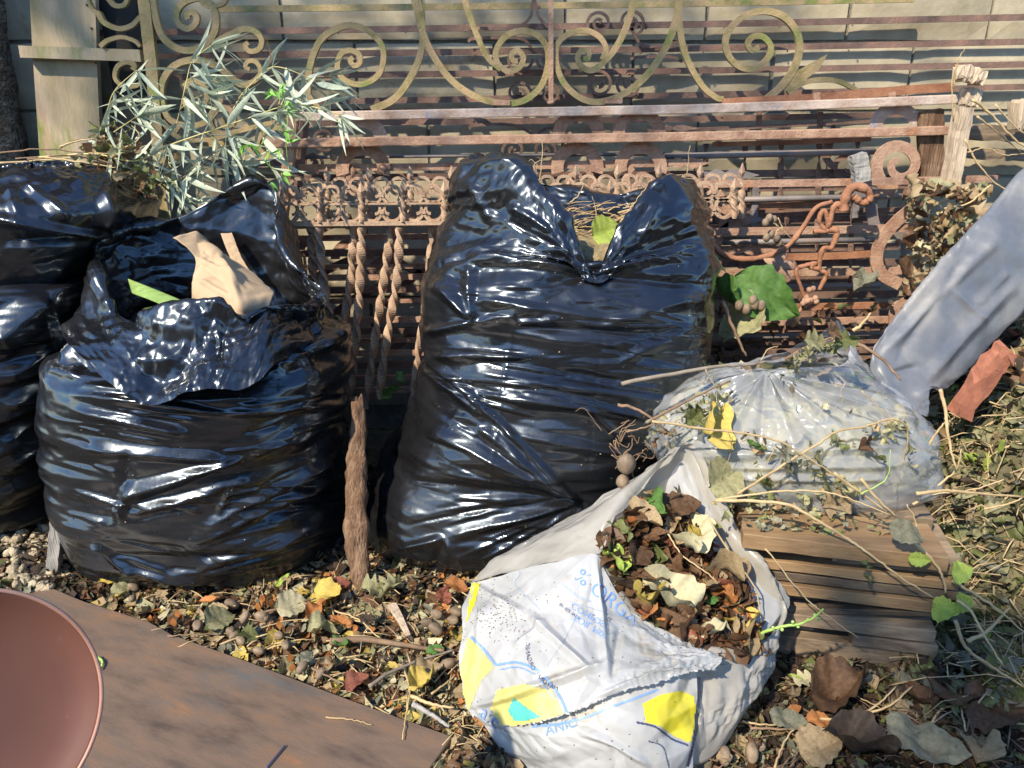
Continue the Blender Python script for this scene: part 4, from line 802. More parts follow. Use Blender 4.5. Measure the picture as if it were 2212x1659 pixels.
# --- print on the film: every patch lies on the sheet it is printed on
M_yel = mat('yellow_print', [(.3,(.68,.58,.03)),(.7,(.80,.70,.05))], scale=9, rough=.35, trans=.2)
M_yel2 = mat('faded_yellow_print', [(.3,(.62,.56,.16)),(.7,(.74,.69,.27))], scale=9, rough=.35, trans=.2, spots=(30,.6,.1,(.40,.33,.15)))
M_blue = mat('blue_print', [(.3,(.13,.24,.48)),(.7,(.18,.31,.56))], scale=9, rough=.4)
M_navy = mat('navy_print', [(.3,(.03,.04,.10)),(.7,(.05,.07,.14))], scale=9, rough=.4)
M_grey = mat('grey_print', [(.3,(.28,.33,.38)),(.7,(.36,.40,.45))], scale=9, rough=.4)
M_teal = mat('teal_print', [(.3,(.08,.42,.38)),(.7,(.13,.52,.46))], scale=9, rough=.4)
M_brownsp = mat('soil_specks', [(.3,(.06,.03,.02)),(.7,(.16,.09,.06))], scale=30, rough=.9)
def cast(px, py, keys, h=.0012):
    d = ray(px, py).normalized(); o = Vector((0,0,CAM_H)); best = None
    for k in keys:
        loc, nrm_, _, dist = BVH[k].ray_cast(o, d)
        if loc is not None and (best is None or dist < best[1]): best = (loc, dist, nrm_)
    if best is None: return None
    n = best[2]; n = -n if n.dot(d) > 0 else n
    return best[0]+n*h
def decal(polys, keys, m, step=3., h=.0012, name='print', parent=None):
    """polys: outlines, filled and laid over the film"""
    mb = MB(); ar = np.array(polys[0]) 
    allp = [np.array(p, float) for p in polys]; x0, y0 = min(p[:,0].min() for p in allp), min(p[:,1].min() for p in allp); x1, y1 = max(p[:,0].max() for p in allp), max(p[:,1].max() for p in allp)
    nx, ny = int((x1-x0)/step)+2, int((y1-y0)/step)+2; gx, gy = np.meshgrid(x0+step*(np.arange(nx)+.5), y0+step*(np.arange(ny)+.5)); ins = np.zeros(gx.shape, bool)
    for p in allp:
        q = np.roll(p, -1, 0)
        for a, b in zip(p, q):
            c = ((a[1] > gy) != (b[1] > gy)) & (gx < (b[0]-a[0])*(gy-a[1])/((b[1]-a[1]) or 1e-9)+a[0]); ins ^= c
    cache = {}
    def V(i, j):
        if (i, j) not in cache:
            l = cast(x0+step*i, y0+step*j, keys, h)
            if l is None: cache[(i,j)] = None
            else: mb.v.append(tuple(l)); cache[(i,j)] = len(mb.v)-1
        return cache[(i,j)]
    for j, i in zip(*np.nonzero(ins)):
        q = [V(i,j), V(i+1,j), V(i+1,j+1), V(i,j+1)]
        if None in q: continue
        pts = [Vector(mb.v[k]) for k in q]
        if max((pts[0]-pts[2]).length, (pts[1]-pts[3]).length) > .03: continue
        mb.f.append(tuple(q)); mb.sm.append(True)
    if mb.f: return mb.build(name, m, parent if parent is not None else t)
def line_poly(pts, w_):
    q = [np.array(p[:2]) for p in catmull(pts, 8)]; L = []; R_ = []
    for i in range(len(q)):
        d = q[min(i+1,len(q)-1)]-q[max(i-1,0)]; d = d/(np.hypot(*d)+1e-9); n = np.array([-d[1], d[0]])*w_/2; L.append(q[i]+n); R_.append(q[i]-n)
    return np.array(L+R_[::-1])
def glyphs(txt, size):
    cu = bpy.data.curves.new('t', 'FONT'); cu.body = txt; cu.size = size; cu.resolution_u = 3; o = bpy.data.objects.new('t', cu); COL.objects.link(o)
    dg = bpy.context.evaluated_depsgraph_get(); me = bpy.data.meshes.new_from_object(o.evaluated_get(dg)); tris = []
    me.calc_loop_triangles(); V_ = [v.co.copy() for v in me.vertices]; tris = [[V_[i] for i in lt.vertices] for lt in me.loop_triangles]
    bpy.data.objects.remove(o); bpy.data.curves.remove(cu); bpy.data.meshes.remove(me); return tris
def text_on(txt, size, org, ex, ey, keys, m, arc=0., h=.0014, name='lettering', bold=0.):
    """lettering laid on the film: ex, ey are the picture directions of the letters' right and up"""
    tr = glyphs(txt, size); mb = MB(); ex = np.array(ex, float); ey = np.array(ey, float); ex /= np.hypot(*ex); ey /= np.hypot(*ey)
    def mp(v):
        x, y = v.x, v.y
        if arc: a = x/arc; x, y = (arc+y)*math.sin(a), (arc+y)*math.cos(a)-arc
        p = np.array(org)+ex*x+ey*y; return cast(p[0], p[1], keys, h)
    for T_ in tr:
        q = [mp(v) for v in T_]
        if None in q or max((q[0]-q[1]).length, (q[1]-q[2]).length, (q[0]-q[2]).length) > .05: continue
        mb.add(q, [(0,1,2)])
    if mb.f: mb.build(name, m, t)
FL = ['WF']; 
decal([[(1020,1258),(1037,1262),(1028,1300),(1008,1345)]], FL, M_yel, parent=t)
decal([[(1012,1375),(1040,1405),(1068,1440),(1040,1470),(1015,1530),(1000,1528),(992,1450)]], FL, M_yel2)
decal([[(1075,1490),(1130,1478),(1190,1490),(1218,1540),(1180,1556),(1090,1575),(1060,1530)]], FL, M_yel2)
decal([[(1110,1505),(1128,1520),(1150,1535),(1168,1548),(1140,1556),(1112,1556),(1100,1535)]], FL, M_teal, h=.002)
for pts, w_ in [([(1018,1375),(1045,1402),(1072,1436)],5),([(1072,1436),(1120,1432),(1170,1455),(1210,1505),(1225,1540)],5),([(1080,1446),(1120,1442),(1160,1462),(1200,1512)],2.5)]: decal([line_poly(pts, w_)], FL, M_blue, step=1.6)
for pts, w_ in [([(1030,1254),(1022,1275),(1018,1300)],3),([(1112,1216),(1122,1240),(1112,1262),(1150,1300),(1175,1330)],3),([(1215,1262),(1250,1290),(1275,1300)],4),([(1330,1330),(1290,1318),(1230,1300)],2),([(1255,1330),(1275,1345),(1305,1335),(1340,1365),(1360,1380)],2.5),([(1180,1440),(1220,1380),(1250,1320)],1.6),([(1330,1330),(1420,1370),(1500,1395)],2)]: decal([line_poly(pts, w_)], FL, M_grey, step=1.6)
# the writing reads mirrored, seen through the back of the film
text_on('% ORGA', 44, (1238,1250), (.78,.63), (.62,-.78), FL, M_blue)
text_on('COMPOST', 20, (1238,1302), (.85,.50), (-.45,.89), FL, M_blue)
text_on('SOIL MIX', 20, (1244,1328), (.85,.50), (-.45,.89), FL, M_blue)
text_on('ORGANIC', 12, (1335,1372), (-1,-.08), (0,-1), FL, M_grey)
text_on('NATURAL ORGANIC', 14, (1205,1492), (-.95,-.30), (.2,-1), FL, M_navy, arc=-90)
text_on('E 5AL ZSS -10', 9, (1250,1340), (-.8,-.6), (.5,-.86), FL, M_navy)
text_on('22', 11, (1318,1345), (-.8,-.5), (.5,-.8), FL, M_navy)
text_on('aic', 44, (1035,1545), (.75,.62), (.4,-.9), ['WF','WL'], M_blue, h=.002)
decal([[(1388,1520),(1430,1500),(1470,1492),(1500,1505),(1502,1560),(1490,1605),(1455,1590),(1425,1568),(1395,1560)]], ['WL'], M_yel)
for pts, w_ in [([(1510,1462),(1508,1520),(1498,1600),(1484,1655)],5),([(1375,1560),(1415,1570),(1450,1596),(1486,1610)],4),([(1400,1600),(1430,1612),(1440,1640),(1445,1660)],2)]: decal([line_poly(pts, w_)], ['WL','WR'], M_navy, step=1.8)
decal([line_poly([(1150,1570),(1230,1560),(1320,1528),(1420,1490)],5)], ['WL'], M_blue, step=1.8)
text_on('ANIC', 30, (1180,1590), (.95,-.3), (-.2,-.98), ['WL'], M_blue)
decal([[(1466,1040),(1484,1058),(1500,1050),(1507,1062),(1490,1088),(1478,1080),(1484,1066),(1466,1052)]], ['W'], M_teal)
# soil specks sprinkled on the flap
mb = MB()
for k in range(420):
    a = random.gauss(0,1); x, y = (1075+random.gauss(0,34), 1330+random.gauss(0,36)) if k < 260 else (random.uniform(1000,1540), random.uniform(1240,1640))
    l = cast(x, y, ['WF','WL'], .001)
    if l: r_ = random.uniform(.0005,.0018); mb.ball(l, r_, 4, 2, (1,1,.6))
mb.build('soil_specks', M_brownsp, t, kind='stuff')
# leaf heap inside
M_leafmass = mat('rotting_leaf_mass', [(.3,(.03,.018,.012)),(.6,(.10,.06,.035)),(.8,(.20,.12,.07))], scale=30, rough=.9, bump=.01, bscale=50)
mo_ = [list(p) for p in mouth]; mo_[8] = [1460,1062,1.41]; mo_[7] = [1398,1062,1.38]; mo_[9] = [1512,1118,1.38]; mo_[10] = [1560,1190,1.33]; mo_[11] = [1605,1260,1.28]; mo_[0] = [1645,1330,1.24]
cm = np.array([tuple(P(*p)) for p in mo_]); cen = cm.mean(0); r1 = cen+(cm-cen)*.94; r1[:,2] -= .015
Cx = [[tuple(cen+np.array([0,.01,-.045])+(p-cen)*.03) for p in r1],[tuple(cen+(p-cen)*.5+np.array([0,.005,-.032])) for p in r1],[tuple(p) for p in r1],[tuple(p-np.array([0,0,.05])) for p in r1]]
X = surf(Cx, 48, 72, True); X[...,2] += .016*pn(X*20)+.01*pn(X*50)
gridobj('leaf_fill', X[::-1], M_leafmass, None, key='WH', kind='stuff', label='dark mass of rotting leaves packed inside the white printed bag', cat='leaves')
def c6(l): return [(1362+x*.3845, 433+y*.3845) for x, y in l]
def c9(l): return [(1485.9+x*.3284, 990.6+y*.3284) for x, y in l]
def c12(l): return [(1423.9+x*.3563, 1238.2+y*.3563) for x, y in l]
def c11(l): return [(557.2+x*.2519, 1176.3+y*.2519) for x, y in l]
def c10(l): return [(x*.4198, 1176.3+y*.4198) for x, y in l]
# ---------------------------------------------------------------- leaf colours and shapes
def leafmat(name, a, b, sc=14, tr=.25, sp=None):
    sp = sp or (9,.58,.12,tuple(c*.45 for c in a))
    return mat(name, [(.3, a), (.7, b)], scale=sc, rough=.55, bump=.0008, bscale=140, trans=tr, rnd=.22, spots=sp, spec=.35)
LM = dict(brown=leafmat('dry_brown_leaf', (.09,.045,.024), (.20,.115,.06)), dark=leafmat('dark_leaf', (.03,.022,.016), (.075,.052,.035)), tan=leafmat('tan_leaf', (.27,.19,.10), (.44,.34,.20)),
 orange=leafmat('orange_leaf', (.34,.12,.035), (.52,.24,.08), sp=(40,.62,.1,(.14,.05,.02))), yellow=leafmat('yellow_leaf', (.42,.31,.06), (.58,.46,.13), sp=(40,.64,.1,(.22,.13,.04))), green=leafmat('green_leaf', (.05,.12,.025), (.11,.23,.05), sp=(30,.62,.1,(.08,.07,.02))),
 khaki=leafmat('withered_khaki_leaf', (.20,.20,.10), (.38,.36,.20)), pale=leafmat('pale_underside_leaf', (.46,.42,.25), (.62,.57,.37)), grey=leafmat('grey_green_leaf', (.15,.15,.105), (.27,.27,.19)), red=leafmat('russet_leaf', (.22,.07,.045), (.34,.13,.08)),
 lime=leafmat('lime_leaf', (.30,.42,.06), (.45,.55,.13)), olive=leafmat('olive_leaf', (.10,.12,.04), (.20,.22,.08)))
def leaf_shape(kind, r, curl=1., nx=9, ny=5, vein=0.):
    """local leaf 1 long along +x, returned as grid verts/faces"""
    V = []; ph = r.uniform(0, 6); tw = r.uniform(-.8,.8)*curl; cv = r.uniform(-.5,1.)*curl; fold = r.uniform(.05,.5)*curl
    for i in range(nx):
        t = i/(nx-1)
        if kind == 'ovate': w_ = .34*math.sin(math.pi*min(1,t**.75*.98+.01))**.85
        elif kind == 'heart': w_ = .48*(math.sin(math.pi*min(1,t**.62*.97+.02)))**.7
        elif kind == 'long': w_ = .15*math.sin(math.pi*min(1,t**.7*.98+.01))**.8
        elif kind == 'ragged': w_ = .36*math.sin(math.pi*min(1,t**.8*.96+.02))**.6*(1+.35*math.sin(t*19.2+ph))
        elif kind == 'scrap': w_ = .30*(.5+.5*abs(math.sin(t*13.6+ph)))
        for j in range(ny):
            s = (j/(ny-1)-.5)*2; x = t; y = s*w_; z = min(fold,.9)*abs(s)*w_ + cv*.45*(t-.4)**2 + curl*.03*math.sin(t*9+ph+s*2)+curl*.02*math.sin(t*17+ph*2)*s; y *= 1+.07*math.sin(t*31+ph)
            if vein: q = (t*6.5-abs(s)*1.9) % 1.; z -= vein*(.016*max(0, 1-min(q,1-q)*5)+.03*max(0, 1-abs(s)*5)); z += vein*.012*math.sin(t*23+s*9+ph)
            a = tw*(t-.3); V.append((x-.5, y*math.cos(a)-z*math.sin(a), y*math.sin(a)+z*math.cos(a)))
    F_ = [(i*ny+j, (i+1)*ny+j, (i+1)*ny+j+1, i*ny+j+1) for i in range(nx-1) for j in range(ny-1)]
    return V, F_
_r = random.Random(5); SH = {}
for kd in ('ovate','heart','long','ragged','scrap'): SH[kd] = [leaf_shape(kd, _r, c) for c in (.8,1.3,1.9,2.6)]
_r = random.Random(5); SHF = {}
for kd in ('ovate','heart','long','ragged','scrap'): SHF[kd] = [leaf_shape(kd, _r, c, 27, 11, 1.) for c in (.8,1.3,1.9,2.6)]
LMESH = {}
def leaf_mesh(kind, v, colr):
    k = (kind, v, colr)
    if k not in LMESH:
        V, F_ = SHF[kind][v]; me = bpy.data.meshes.new('leaf'); me.from_pydata(V, [], F_); me.materials.append(LM[colr]); me.polygons.foreach_set('use_smooth', [True]*len(F_)); LMESH[k] = me
    return LMESH[k]
def leaf(p, L, kind, colr, yaw, tilt=(0,0), v=None, label=None, group=None, name='leaf', parent=None, cat='leaf', z=True):
    o = bpy.data.objects.new(name, leaf_mesh(kind, random.randrange(4) if v is None else v, colr)); COL.objects.link(o)
    o.scale = (L, L, L); o.rotation_euler = (tilt[0], tilt[1], yaw); o.location = p
    if parent is not None: o.parent = parent; o.location = Vector(p)-parent_world(parent)
    else: tag(o, label, cat, group)
    return o
def scatter(name, pts, sizes, cols, wts, kinds, label, cat, flat_=.5, seed=1, lift=0., nrm_=None, simple=True, parent=None):
    """one mesh of countless small leaf pieces"""
    r = np.random.default_rng(seed); n = len(pts); V = []; FV = []; MI = []; off = 0; mats = [LM[c] for c in cols]
    tmpl = [(np.array(SH[k][v][0]), SH[k][v][1]) for k in kinds for v in range(4)]
    if simple:
        t2 = []
        for Vv, _ in tmpl:
            G_ = Vv.reshape(9,5,3)[[0,3,5,8]][:, [0,2,4]].reshape(-1,3); t2.append((G_, [(i*3+j,(i+1)*3+j,(i+1)*3+j+1,i*3+j+1) for i in range(3) for j in range(2)]))
        tmpl = t2
    ti = r.integers(0, len(tmpl), n); ci = r.choice(len(cols), n, p=np.array(wts)/sum(wts))
    yaw = r.uniform(0, 2*np.pi, n); tx = r.normal(0, flat_, n); ty = r.normal(0, flat_, n)
    for k in range(n):
        Vv, Ff = tmpl[ti[k]]; R_ = np.array(Matrix.Rotation(yaw[k],3,'Z') @ Matrix.Rotation(tx[k],3,'X') @ Matrix.Rotation(ty[k],3,'Y'))
        V.append((Vv*sizes[k])@R_.T+pts[k]); FV += [tuple(i+off for i in f) for f in Ff]; MI += [int(ci[k])]*len(Ff); off += len(Vv)
    return obj(name, np.concatenate(V), FV, None, parent, smooth=True, mats=mats, mi=MI, label=label, cat=cat, kind='stuff')
M_twig = mat('brown_twig', [(.3,(.12,.075,.045)),(.7,(.26,.17,.10))], scale=30, rough=.8, bump=.0008, bscale=150, rnd=.2)
M_twigtan = mat('tan_vine_stem', [(.3,(.33,.23,.11)),(.7,(.52,.40,.22))], scale=30, rough=.7, bump=.0006, bscale=150, rnd=.15)
M_twiggrey = mat('grey_twig', [(.3,(.14,.115,.09)),(.7,(.27,.23,.18))], scale=30, rough=.85, bump=.0008, bscale=150)
M_stem = mat('yellow_bamboo_stem', [(.3,(.42,.36,.12)),(.7,(.60,.53,.22))], scale=12, rough=.5)
M_greenstem = mat('green_stem', [(.3,(.26,.42,.08)),(.7,(.40,.58,.16))], scale=12, rough=.5)
M_nut = mat('nut_shell', [(.3,(.12,.085,.055)),(.7,(.27,.20,.13))], scale=60, rough=.7, bump=.0008, bscale=120, rnd=.25)
def twig(pts, Y, wpx, m, name='twig', label=None, cat='twig', group=None, parent=None, taper=.5, seg=6, wob=1.2, ground=False, z=.01):
    """pts in picture units, Y one depth or a list; ground=True lays it on the ground"""
    q = []
    for i, p in enumerate(pts):
        if ground: q.append(tuple(G(p[0], p[1], z)))
        else:
            y = Y if not isinstance(Y, (list, tuple)) else Y[0]+(Y[1]-Y[0])*i/(len(pts)-1)
            q.append(tuple(P(p[0], p[1], y)))
    q = catmull(q, 7) if len(q) > 2 else [tuple(np.array(q[0])*(1-i/8)+np.array(q[1])*i/8) for i in range(9)]
    r = random.Random(len(pts)*7+int(pts[0][0])); s_ = mpp(q[0][1], q[0][2])
    q = [Vector(a)+Vector((r.uniform(-1,1), r.uniform(-1,1), r.uniform(-1,1)))*s_*wob for a in q]
    mb = MB(); mb.tube(q, wpx*.5*s_, seg, scale=lambda t_: 1-taper*t_); return mb.build(name, m, parent, label=label, cat=cat if parent is None else None, group=group)
# ================================================================ bamboo branch over the left bags
t = thing('bamboo_branch', P(120, 350, 2.1), 'cut bamboo branch with pale silvery green narrow leaves lying over the left bags', 'branch')
BL_ = [(c1([(250,1010),(600,990),(870,1035),(1100,930),(1330,850),(1640,745),(1800,690),(1950,675),(2200,740)]),3.4),(c1([(680,850),(690,720),(740,580),(880,450)]),2.6),(c1([(1120,850),(1160,700),(1200,520),(1240,390),(1360,290)]),2.4),
 (c1([(1500,700),(1560,600),(1640,520),(1760,430),(1960,490),(2140,600)]),2.6),(c1([(1800,690),(1870,560),(1960,500),(2130,490)]),2.4),(c1([(730,850),(850,770),(900,740)]),2),(c1([(1150,1160),(1260,1080),(1370,990),(1500,880)]),3),(c1([(900,1020),(1000,1080),(1100,1180),(1180,1300)]),2.2),
 (c1([(1330,850),(1450,960),(1560,1060)]),2),(c1([(1640,745),(1700,900),(1740,1080)]),2),(c1([(1100,930),(1090,1060),(1200,1120)]),2),(c1([(1160,700),(1240,640),(1330,600)]),1.8),(c1([(740,580),(830,640),(900,650)]),1.8),(c1([(100,1020),(400,1000),(560,1010),(750,1080)]),3.2),(c1([(380,960),(480,900),(560,900)]),2.4),(c1([(870,1035),(860,960),(850,900)]),1.8),(c1([(1200,520),(1280,475),(1380,490)]),1.8),(c1([(1860,560),(1800,640),(1790,720)]),1.8)]
M_bleaf = mat('silver_green_bamboo_leaf', [(.3,(.36,.43,.32)),(.6,(.50,.56,.43)),(.8,(.60,.64,.52))], scale=14, rough=.5, rnd=.2, trans=.25)
M_bleaf2 = mat('fresh_green_leaf', [(.3,(.17,.40,.06)),(.7,(.30,.58,.13))], scale=14, rough=.5, rnd=.15, trans=.3)
def blade(n=8):
    out_ = []; r = random.Random(3)
    for q in range(6):
        V = []; bend = r.uniform(-.25,.45); sd = r.uniform(-.2,.2); tw = r.uniform(-1,1)
        for i in range(n):
            s = i/(n-1); w_ = .062*math.sin(math.pi*min(1,s**.6*.98+.015))**.8; x = s; z = -bend*s*s; y0 = sd*s*s; a = tw*s
            for (sy, up_) in ((-1,.35),(0,0),(1,.35)):
                yy = sy*w_; zz = up_*w_; V.append((x, y0+yy*math.cos(a)-zz*math.sin(a), z+yy*math.sin(a)+zz*math.cos(a)))
        out_.append((V, [(i*3+j,(i+1)*3+j,(i+1)*3+j+1,i*3+j+1) for i in range(n-1) for j in range(2)]))
    return out_
BLD = blade(); BM = {}
def blade_obj(base, dirv, L, q, m, parent, roll, wd=1.):
    k = (q, m.name)
    if k not in BM:
        me = bpy.data.meshes.new('leaf'); me.from_pydata(BLD[q][0], [], BLD[q][1]); me.materials.append(m); me.polygons.foreach_set('use_smooth', [True]*len(BLD[q][1])); BM[k] = me
    o = bpy.data.objects.new('leaf', BM[k]); COL.objects.link(o); o.parent = parent; o.location = base-parent_world(parent)
    e = dirv.to_track_quat('X', 'Z'); o.rotation_mode = 'QUATERNION'; o.rotation_quaternion = e @ Matrix.Rotation(roll, 4, 'X').to_quaternion(); o.scale = (L, L*wd, L*wd); return o
rb = random.Random(12); cnt = 0
for bi, (pts, w_) in enumerate(BL_):
    Yb = 2.04+.02*(bi % 5)+( .05 if bi > 8 else 0); q = catmull(pts, 10); mb = MB(); mb.tube([P(a[0],a[1],Yb+.01*math.sin(i*.3)) for i, a in enumerate(q)], w_*.5*mpp(Yb,1.), 6, scale=lambda t_: 1-.45*t_); mb.build('stem', M_stem if bi not in (6,13,14) else M_twig, t)
    L_ = len(q); step = 5 if bi == 0 else 5
    for i in range(14 if bi == 0 else 4, L_, step):
        if bi in (13,14) : continue
        x, y = q[i][:2]
        for k in range(rb.choice((2,3,3,4) if y > 200 else (2,2,3))):
            a = math.radians(rb.gauss(52, 38)); 
            if rb.random() < .16: a = math.radians(rb.uniform(-60, -5))
            L = rb.uniform(52, 100)*mpp(Yb,1.); d = Vector((math.cos(a), rb.uniform(-.75,.35), -math.sin(a))).normalized()
            blade_obj(P(x+rb.uniform(-3,3), y+rb.uniform(-3,3), Yb), d, L, rb.randrange(6), M_bleaf, t, rb.uniform(-1.3,1.3), rb.uniform(.75,1.2)); cnt += 1
    e = q[-1]
    for k in range(3):
        a = math.radians(rb.gauss(35, 30)); blade_obj(P(e[0], e[1], Yb), Vector((math.cos(a), rb.uniform(-.5,.3), -math.sin(a))).normalized(), rb.uniform(55,85)*mpp(Yb,1.), rb.randrange(6), M_bleaf, t, rb.uniform(-1,1), 1.2)
print('bamboo leaves', cnt)
blade_obj(P(586,143,2.05), Vector((.2,0,1)).normalized(), .07, 2, LM['orange'], t, .3, 1.3)
t = thing('creeper', P(620, 420, 2.0), 'fresh bright green leafy creeper shoot climbing beside the rusty frame post', 'plant')
mb = MB(); q = catmull(c1([(1870,1160),(1850,1040),(1840,900),(1850,760),(1830,640),(1800,560)]), 8); mb.tube([P(a[0],a[1],2.03) for a in q], .0012, 5); mb.build('stem', M_greenstem, t)
for (x,y) in c1([(1800,960),(1840,900),(1830,840),(1820,1110),(1740,1175),(1700,1030),(1560,940),(1600,930),(1680,930),(1800,560),(1780,590),(1820,540),(1850,700),(1820,800),(1860,650),(1590,960),(1760,600),(1740,570)]):
    for k in range(2): a = rb.uniform(-.6, 2.6); blade_obj(P(x,y,2.02), Vector((math.cos(a), -.3, -math.sin(a))).normalized(), rb.uniform(18,28)*mpp(2.,.9), rb.randrange(6), M_bleaf2, t, rb.uniform(-1,1), 3.2)
# withered bunch + dry twigs over the left bags
t = thing('withered_plant', P(250, 360, 2.05), 'brown withered leaf bunch with dry twigs above the leftmost bags', 'plant')
r_ = np.random.default_rng(3); pts = np.array([tuple(P(r_.normal(235,26) if k < 90 else r_.normal(300,40), r_.normal(325,24) if k < 90 else r_.normal(395,26), r_.uniform(2.0,2.14))) for k in range(150)])
scatter('withered_leaves', pts, r_.uniform(.02,.045,150), ['tan','brown','khaki','olive'], [3,3,2,2], ['ragged','scrap','long'], None, None, 1.2, 4, parent=t, simple=False)
for pts_ in ([(0,330),(90,322),(180,330),(260,345)],[(60,345),(150,335),(240,352),(255,372)],[(130,318),(160,306),(205,300)],[(0,352),(110,345),(200,340),(330,350)],[(95,340),(190,352),(250,362)],[(250,330),(300,300),(284,270)],[(190,330),(260,332),(330,310)]):
    twig(pts_, rb.uniform(1.98,2.1), rb.uniform(3,5), M_twigtan if rb.random() < .6 else M_twig, parent=t, name='stalk')
# ================================================================ stalks standing out of the centre bag
t = thing('dry_stalks', P(1280, 500, 1.95), 'thin dry stalks and straw poking out of the tall centre bag', 'stalks')
for k, (pts_, w_) in enumerate([([(1160,405),(1168,370),(1172,320),(1170,295)],3),([(1150,410),(1145,380),(1160,350),(1185,345)],2.4),([(1170,370),(1150,345),(1140,350)],2),([(1483,382),(1487,350),(1490,315)],2.6),([(1230,440),(1252,420),(1262,395)],4),([(1340,480),(1370,440),(1395,405)],3),([(1290,500),(1286,450),(1280,425)],2.6),([(1440,385),(1462,378),(1482,380)],2.4)]):
    twig(pts_, 1.94, w_, M_twigtan, parent=t, name='stalk')
for k in range(110):
    x, y = rb.uniform(1195,1385), rb.uniform(440,515); a = rb.uniform(-.5,.4); L = rb.uniform(20,70)
    if y > 575-abs(x-1288)*.9: continue
    Y0 = 1.98+(480-y)*.0012
    twig([(x,y),(x+L*.5*math.cos(a), y+L*.5*math.sin(a)-rb.uniform(0,6)),(x+L*math.cos(a), y+L*math.sin(a))], Y0, rb.uniform(1.6,3), M_twigtan if rb.random() < .75 else M_twig, parent=t, name='straw', wob=.6)
leaf(P(1312,500,1.90), .085, 'heart', 'lime', .4, (1.0,-.2), 0, label='lime green leaf lying on the straw in the notch of the centre bag')
# ================================================================ things at right of the centre bag
leaf(P(1655,640,1.98), .20, 'ovate', 'green', -.5, (1.0,.5), 1, label='large dark green leaf drooping in front of the rails right of the centre bag')
leaf(P(1565,632,2.0), .10, 'heart', 'green', 1.9, (1.3,.3), 1, label='rounded green leaf touching the right side of the centre bag')
leaf(P(1612,695,1.96), .155, 'heart', 'khaki', -1.2, (1.1,.1), 1, label='large khaki dried leaf hanging below the dark green leaf')
leaf(P(1872,610,2.05), .09, 'ragged', 'grey', -1.4, (1.2,.1), 2, label='crumpled grey green leaf hanging on the low right rails')
leaf(P(1955,595,1.85), .095, 'heart', 'brown', 1.3, (1.2,.1), 1, label='brown curled leaf standing against the grey blue sack')
twig([(1540,545),(1555,570),(1572,594)], 2.0, 4, M_greenstem, label='bright green leaf stalk at the upper right of the centre bag', cat='stalk')
twig([(1562,652),(1580,700),(1600,745),(1612,770)], 1.9, 9, M_twig, label='brown stick standing behind the clear bag near the khaki leaf', cat='stick')
twig([(1843,715),(1862,700),(1882,676)], 1.8, 9, M_twigtan, label='short cut stick pointing up from the clear bag peak', cat='stick')
leaf(P(838,845,1.95), .11, 'long', 'green', 1.35, (1.3,0), 1, label='green narrow leaf hanging in the gap between the two front bags, left one', group=None)
leaf(P(866,815,1.98), .08, 'long', 'green', -1.2, (1.2,0), 2, label='green narrow leaf right of the hanging leaf in the gap between bags')
def pod(p, r, parent=None, label=None, group='round seed pods'):
    mb = MB(); seg = 12; vs = []
    for i in range(8):
        a = math.pi*i/7
        for k in range(seg):
            b = 2*math.pi*k/seg; q = r*(1-.12*abs(math.sin(2*b)))*math.sin(a); vs.append(Vector(p)+Vector((q*math.cos(b), q*math.sin(b), r*math.cos(a)*1.15)))
    mb.add(vs, [(i*seg+k,(i+1)*seg+k,(i+1)*seg+(k+1)%seg,i*seg+(k+1)%seg) for i in range(7) for k in range(seg)], True)
    return mb.build('seed_pod', M_nut, parent, label=label, cat='seed pod' if label else None, group=group if label else None)
t = thing('pod_twig', P(1690, 490, 2.05), 'twig with a cluster of round tan seed pods in front of the right hand rails', 'twig')
for (x,y) in c3([(780,1225),(760,1250),(805,1235),(790,1315),(765,1335),(835,1365),(822,1340)]): pod(P(x,y,2.05+rb.uniform(-.01,.01)), .0105, t)
for pts_ in (c3([(800,1250),(850,1290),(910,1340)]),c3([(830,1225),(850,1270),(855,1300)]),c3([(810,1330),(830,1290),(850,1280)])): twig(pts_, 2.05, 3, M_twigtan, parent=t, name='stalk')
t = thing('pod_twig', P(1600, 625, 1.95), 'dark brown seed pods caught under the drooping green leaf', 'twig')
for (x,y) in c6([(610,590),(690,560),(700,585),(735,590),(650,610)]): pod(P(x,y,1.94), .0125, t)
twig(c6([(600,600),(660,620),(740,580)]), 1.95, 3, M_twig, parent=t, name='stalk')
# splintered pale post at the right end of the frame, and odd timber
def beam(name, pts, Y, wpx, d, m, label, cat, jag=.003, n=10, rs=1):
    r = random.Random(rs); q = [tuple(np.array(pts[0])*(1-i/n)+np.array(pts[1])*i/n) for i in range(n+1)] if len(pts) == 2 else catmull(pts, 5)
    mb = MB(); k = wpx*mpp(Y,.9)
    prof = [(-k/2,-d/2),(-k*.1,-d/2*1.08),(k/2,-d/2),(k/2,d/2),(-k/2,d/2)]; P3 = [P(a[0],a[1],Y) for a in q]; o0 = len(mb.v)
    mb.sweep(P3, prof); mb.v = [(v[0]+r.uniform(-jag,jag), v[1]+r.uniform(-jag,jag), v[2]+r.uniform(-jag,jag)*2) for v in mb.v]
    return mb.build(name, m, None, label=label, cat=cat)
beam('wooden_post', [(2082,232),(2052,398)], 2.2, 30, .035, M_palewood, 'pale splintered upright timber at the right end of the iron frame', 'post', .002)
beam('wood_block', [(2068,158),(2118,166)], 2.25, 28, .05, M_palewood, 'pale broken wood block on top right of the iron frame', 'wood block', .004)
beam('wood_block', [(2078,208),(2110,212)], 2.27, 34, .04, M_palewood, 'small squared timber end just beneath the broken pale block', 'wood block', .002)
beam('wood_block', [(2188,250),(2230,245)], 2.3, 56, .05, M_palewood, 'sawn tan timber end at the far right edge by the block wall', 'wood block', .003)
beam('plank', [(2010,238),(2010,398)], 2.31, 50, .02, M_rotwood, 'dark brown upright board behind the pale post', 'plank', .002)
